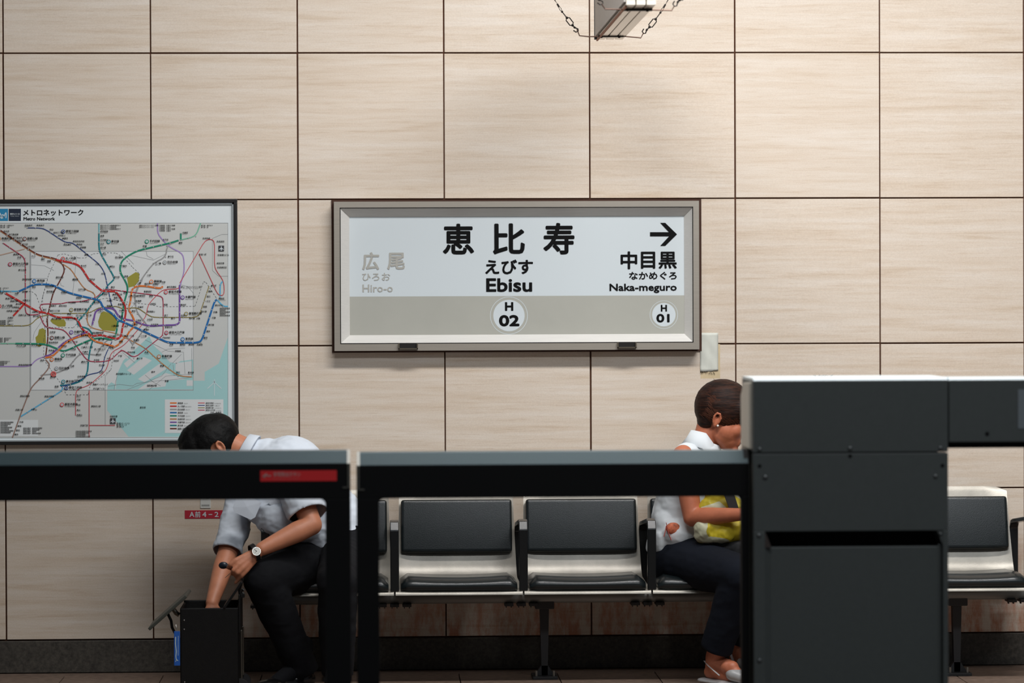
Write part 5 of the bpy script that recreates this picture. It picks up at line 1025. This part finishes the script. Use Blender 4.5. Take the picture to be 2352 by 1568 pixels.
hp_w = [ell_mesh(ew+Rf @ (Vector(c)*1.0), [q*1.02 for q in r], Rf) for c, r in (((-.006, 0, .062), (.118, .098, .108)), ((-.05, 0, .055), (.072, .088, .088)), ((.060, 0, .075), (.074, .086, .072)), ((.07, 0, .105), (.072, .068, .052)), ((-.045, 0, -.005), (.045, .070, .055)))]
def keepw(q):
    if q.x > .0: return q.z > -.012+.12*q.x
    if q.x > -.022 and q.z < .0: return False
    return q.z > -.052
hair_shell('hair', Lw, Rf, ew, hair_mat('brown_hair', (26, 15, 12), (62, 36, 26), (4, 4, 34)), wom, hp_w, keepw, (.0010, (9, 9, 60)))
bm = NB(); rs = random.Random(5)
for i in range(420):
    z0 = rs.uniform(.0, .15); x0 = rs.uniform(-.09, .06); side = -sgn if False else sgn
    y0 = .094*math.sqrt(max(.02, 1-((x0+.008)/.115)**2-((z0-.058)/.108)**2)) + .0015
    pts = []; L_ = rs.uniform(.03, .07)
    for t in (0, .33, .66, 1):
        x = x0+L_*t; zz = z0 - .018*t*t + .004*math.sin(3*t+i); y = .0965*math.sqrt(max(.02, 1-((x+.008)/.122)**2-((zz-.058)/.112)**2)) + .0012
        pts.append(ew+Rf @ Vector((x, sgn*y, zz)))
    tube(bm, pts, [.0007, .0011, .0010, .0004], 4)
o = obj('hair_strands', bm, mat('light_brown_strand', (74, 44, 32), .7, spec=.1), wom); o['kind'] = 'stuff'
bm = NB(); ball(bm, Pm(1648.7, 977.5, -.512), .0046, 12, 8); obj('pearl_earring', bm, mat('pearl', (236, 232, 224), .2), wom, True)
for s in (1, -1):
    bm = NB(); tube(bm, [ew+Rf @ Vector((.092, s*.046, .016)), ew+Rf @ Vector((.100, s*.036, .0125)), ew+Rf @ Vector((.104, s*.026, .013))], .0016, 6); tube(bm, [ew+Rf @ Vector((.090, s*.045, .036)), ew+Rf @ Vector((.0985, s*.032, .041)), ew+Rf @ Vector((.101, s*.018, .038))], .0018, 6); obj('eyelid_and_brow', bm, mat('dark_lash', (60, 34, 28), .6), wom)
bm = NB(); tube(bm, [ew+Rf @ Vector((.1025, .022, -.052)), ew+Rf @ Vector((.1105, 0, -.051)), ew+Rf @ Vector((.1025, -.022, -.052))], .0022, 8); obj('lips', bm, mat('lip_red', (128, 46, 46), .4), wom)
# blouse
BL = cloth_mat('white_blouse_cloth', (222, 228, 232), .03, .15)
arm_d = (eN-sN).normalized(); nkc = nk1.lerp(nk0, .42); nd2 = (nk0-nk1).normalized()
shp = [cap_mesh(wai2.lerp(pel2, .75), .132, wai2, .112, flat0=True), cap_mesh(wai2, .112, che2, .118), cap_mesh(che2, .118, nk1.lerp(che2, .3), .09), cap_mesh(nk1, .082, nkc, .062, flat1=True), cap_mesh(che2, .10, sN+Vector((.012, .02, .0)), .056), cap_mesh(che2, .10, sF, .056),
       ell_mesh(Pm(1560, 1225, -.44), (.085, .10, .075)), ell_mesh(Pm(1530, 1205, -.40), (.055, .10, .085)), ell_mesh(Pm(1518, 1240, -.42), (.035, .08, .07))]
def cutw(p, n, f=cuffs([(nkc, nd2, .08)])):
    if f(p, n): return True
    q = p - (sN+Vector((-.012, -.035, -.012))); return (q.length < .056 and q.y < .03)
soft('blouse', shp, .0055, 5, BL, wom, wrinkle=(.004, (6, 6, 10)), cut=cutw, thick=.002)
bm = NB(); s_ = frame_of(nd2, (0, 0, 1)); rings = []
for h_, r_ in ((-.03, .070), (.0, .060), (.026, .060), (.028, .066), (-.005, .076), (-.035, .090)):
    rings.append([bm.verts.new(nkc + nd2*(h_-.055*max(0, (s_ @ Vector((0, math.cos(2*math.pi*j/N_), math.sin(2*math.pi*j/N_)))).x+.15)) + s_ @ Vector((0, math.cos(2*math.pi*j/N_)*r_, math.sin(2*math.pi*j/N_)*r_))) for j in range(N_)])
for a, b_ in zip(rings, rings[1:]):
    for j in range(N_): bm.faces.new((a[j], a[(j+1) % N_], b_[(j+1) % N_], b_[j]))
bmesh.ops.recalc_face_normals(bm, faces=bm.faces); o = obj('collar', bm, BL, wom, True); q_ = o.modifiers.new('t', 'SOLIDIFY'); q_.thickness = .002
# trousers, coral waist panel and ribbon
NV = cloth_mat('navy_trousers', (17, 22, 32), .10, .22); dN = (aN2-kN2).normalized(); dF_ = (aF2-kF2).normalized(); hemN = aN2-dN*.035; hemF = aF2-dF_*.04
trp = [cap_mesh(pel2, .128, pel2.lerp(wai2, .35), .118, flat1=True), cap_mesh(pel2, .125, hN2, .115), cap_mesh(pel2, .12, hF2, .11), cap_mesh(hN2, .112, kN2, .078), cap_mesh(hF2, .11, kF2, .078), cap_mesh(kN2, .074, kN2.lerp(hemN, .4), .070), cap_mesh(kN2.lerp(hemN, .4), .070, hemN, .064, flat1=True), cap_mesh(kF2, .074, kF2.lerp(hemF, .4), .068), cap_mesh(kF2.lerp(hemF, .4), .068, hemF, .062, flat1=True)]
soft('trousers', trp, .0062, 5, NV, wom, wrinkle=(.003, (5, 5, 8)), cut=cuffs([(hemN, dN, .08), (hemF, dF_, .08)]), thick=.002)
cp = Pm(1546, 1213, -.525); soft('waist_panel', [ell_mesh(cp, (.030, .012, .024)), ell_mesh(cp+Vector((.012, .0, -.008)), (.024, .012, .018))], .003, 2, mat('coral_pattern', (196, 108, 76), .7, noise_amt=.5, nscale=60), wom)
bm = NB(); Y = -.545
for pts in ([(1530, 1207), (1528, 1220), (1525, 1232)], [(1531, 1208), (1536, 1226), (1542, 1240)], [(1530, 1200), (1533, 1212)]):
    Q = [at(x, y, Y) for x, y in pts]; tube(bm, Q, [.004, .007, .008][:len(Q)] if len(Q) == 3 else .006, 6, flat=.25)
obj('ribbon', bm, mat('coral_ribbon', (216, 108, 100), .6), wom)
# sandals
SIL = mat('silver_leather', (198, 198, 198), .3, .35)
for a, t, k_ in ((aN2, fT, 0), (aF2, fT2, 1)):
    g = Vector((a.x, a.y, 0)); dd = Vector((t.x-a.x, t.y-a.y, 0)).normalized(); hh = g-dd*.045+Vector((0, .0, 0)); tt = Vector((t.x, t.y, 0))+dd*.035; zf = max(0, a.z-.155)*(k_)
    up = Vector((0, 0, 1))
    sole = soft('sandal', [cap_mesh(hh+up*(.022+zf), .030, tt-dd*.03+up*.012, .036, side=up, k=.35)], .004, 3, SIL, wom)
    top = [cap_mesh(t-dd*.06+up*.022, .036, t+dd*.01+up*.006, .030, side=up, k=.8)]
    o = soft('sandal_upper', top, .004, 3, SIL, wom)
    s_ = dd.cross(up)
    bm = NB(); hb = Vector((a.x, a.y, a.z-.035))
    tube(bm, [hb+dd*.05-s_*.036-up*.03, hb-s_*.038+dd*.0+up*.004, hb-dd*.045+up*.016, hb+s_*.038+up*.004, hb+dd*.05+s_*.036-up*.03], .006, 6, flat=.35); obj('ankle_strap', bm, SIL, wom)
# bags on her lap
YG2 = -.60
def quilt(nm, prims, m, parent, wr=(.006, (12, 12, 12))): return soft(nm, prims, .005, 3, m, parent, wrinkle=wr)
ym_ = bpy.data.materials.new('yellow_print_cloth'); ym_.use_nodes = True; nt = ym_.node_tree; vn = nt.nodes.new('ShaderNodeTexVoronoi'); vn.inputs['Scale'].default_value = 11; tc = nt.nodes.new('ShaderNodeTexCoord'); ra = nt.nodes.new('ShaderNodeValToRGB')
ra.color_ramp.interpolation = 'CONSTANT'; ra.color_ramp.elements[0].color = srgb(206, 186, 40); ra.color_ramp.elements[1].position = .76; ra.color_ramp.elements[1].color = srgb(196, 196, 168); e_ = ra.color_ramp.elements.new(.35); e_.color = srgb(186, 170, 44)
sp = nt.nodes.new('ShaderNodeSeparateColor'); nt.links.new(tc.outputs['Object'], vn.inputs['Vector']); nt.links.new(vn.outputs['Color'], sp.inputs[0]); nt.links.new(sp.outputs[0], ra.inputs[0]); nt.links.new(ra.outputs[0], nt.nodes['Principled BSDF'].inputs['Base Color']); nt.nodes['Principled BSDF'].inputs['Roughness'].default_value = .55
yb = thing('yellow_tote', 'yellow and white patterned bag with black strap on her lap', 'bag', Pm(1660, 1240, YG2))
quilt('pouch', [cap_mesh(Pm(1625, 1215, YG2), .052, Pm(1690, 1212, YG2), .052), cap_mesh(Pm(1630, 1165, YG2+.03), .045, Pm(1722, 1158, YG2+.02), .052), cap_mesh(Pm(1615, 1225, YG2), .034, Pm(1668, 1226, YG2-.04), .032), cap_mesh(Pm(1640, 1140, YG2+.03), .04, Pm(1715, 1135, YG2+.03), .045)], ym_, yb)
bm = NB(); prism(bm, [(lambda v: (v.x, v.z))(at(x, y, -.655)) for x, y in ((1650, 1105), (1673, 1105), (1688, 1140), (1698, 1172), (1676, 1172), (1665, 1142))], 'y', -.662, -.650, .002); obj('black_strap', bm, mat('black_webbing', (36, 37, 39), .7), yb)
gb = thing('grey_handbag', 'soft dark grey bag lying under the yellow patterned bag', 'bag', Pm(1690, 1290, -.55))
quilt('pouch', [cap_mesh(Pm(1650, 1256, -.58), .026, Pm(1735, 1268, -.62), .05), cap_mesh(Pm(1712, 1220, -.56), .05, Pm(1740, 1255, -.6), .05)], cloth_mat('dark_grey_cloth', (70, 70, 72), .1, .2), gb)

# ---- third sitter, hidden behind the housing but for the hair ----------------
hid = thing('person', 'sitter hidden behind the grey gate housing, only grey hair tips showing above it', 'person', (at(1900, 1300, -.4).x, -.40, 0))
cxh = at(1892, 1000, -.42).x; V3 = lambda x, y, z: Vector((cxh+x, y, z))
R3 = frame_of((0, -1, -.25), (0, -.25, 1)); e3 = V3(0, -.40, 1.075)
hp3, L3 = head_prims(e3, R3)
b3 = hp3 + [cap_mesh(e3+Vector((0, .03, -.02)), .052, V3(0, -.33, .93), .056), cap_mesh(V3(0, -.33, .93), .07, V3(0, -.31, .82), .12), cap_mesh(V3(0, -.31, .82), .125, V3(0, -.33, .56), .13), cap_mesh(V3(-.08, -.31, .86), .08, V3(.08, -.31, .86), .08)]
cl3 = [cap_mesh(V3(0, -.32, .90), .085, V3(0, -.31, .80), .14), cap_mesh(V3(0, -.31, .82), .142, V3(0, -.33, .56), .15, flat1=True), cap_mesh(V3(-.12, -.31, .86), .085, V3(.12, -.31, .86), .085)]; tr3 = [cap_mesh(V3(0, -.33, .56), .14, V3(0, -.34, .60), .14)]
for s in (-1, 1):
    b3 += [cap_mesh(V3(s*.15, -.31, .86), .05, V3(s*.20, -.36, .63), .04), cap_mesh(V3(s*.20, -.36, .63), .04, V3(s*.10, -.60, .60), .027), cap_mesh(V3(s*.09, -.35, .53), .08, V3(s*.11, -.74, .50), .055), cap_mesh(V3(s*.11, -.74, .50), .053, V3(s*.11, -.74, .10), .036), cap_mesh(V3(s*.11, -.74, .08), .033, V3(s*.11, -.80, .045), .020)]
    b3 += straight_hand(V3(s*.10, -.60, .60), (-s*.3, -1, -.1), (0, -.2, -1), .35)
    cl3 += [cap_mesh(V3(s*.15, -.31, .86), .07, V3(s*.195, -.355, .66), .062, flat1=True)]
    tr3 += [cap_mesh(V3(s*.09, -.35, .54), .105, V3(s*.11, -.74, .50), .078), cap_mesh(V3(s*.11, -.74, .50), .076, V3(s*.11, -.74, .13), .06, flat1=True)]
soft('body', b3, .0055, 4, SKIN, hid); soft('shirt', cl3, .007, 4, cloth_mat('grey_shirt_cloth', (150, 154, 158), .04, .15), hid, wrinkle=(.004, (9, 9, 12))); soft('trousers', tr3, .007, 4, cloth_mat('dark_trousers', (52, 54, 58), .1, .2), hid)
for s in (-1, 1): shoe('shoe', V3(s*.11, -.70, 0), V3(s*.11, -.95, 0), SHO, hid)
hs3 = [ell_mesh(e3+R3 @ Vector(c), r, R3) for c, r in (((-.006, 0, .055), (.104, .086, .098)), ((-.05, 0, .05), (.062, .076, .08)))]
top3 = at(1890, 863.5, -.42).z
ho = hair_shell('hair', L3, R3, e3, hair_mat('grey_hair', (96, 90, 84), (150, 144, 136)), hid, hs3, lambda q: q.z > .045 or (q.x < -.02 and q.z > -.03), (.004, (40, 40, 40)))
mz = max((v.co.z for v in ho.data.vertices)); dz = top3-mz
for o in [c for c in hid.children if c.name.split('.')[0] in ('body', 'shirt', 'hair')]: o.location.z += dz
bm = NB()
for i in range(14):
    x = rs.uniform(-.045, .035); s = Vector((cxh+x, -.42, top3-.006)); tube(bm, [s, s+Vector((rs.uniform(-.008, .012), 0, .008)), s+Vector((rs.uniform(-.01, .02), 0, .011))], [.0012, .0009, .0004], 4)
obj('hair_tufts', bm, MATS['grey_hair'], hid)['kind'] = 'stuff'

# ================================================================== LETTERING
flush_text({**{'sign_'+k: ('lettering', INK, sign, None, 0) for k in '恵比寿abcdefghijk'}, 'signgrey': ('previous_station_lettering', GREYINK, sign, 'pale grey lettering of the previous station', 0),
            'map': ('map_lettering', INK, mp_, None, 1), 'mapwhite': ('emblem_lettering', WHITEPRINT, mp_, None, 0), 'sticker': ('lettering', WHITEPRINT, s1, None, 0),
            'gatetext': ('sticker_lettering', mat('faded_white', (168, 150, 146), .6), tL, None, 0), 'gatetext2': ('sticker_caption', mat('faded_pink', (176, 96, 92), .6), tL, None, 0)})
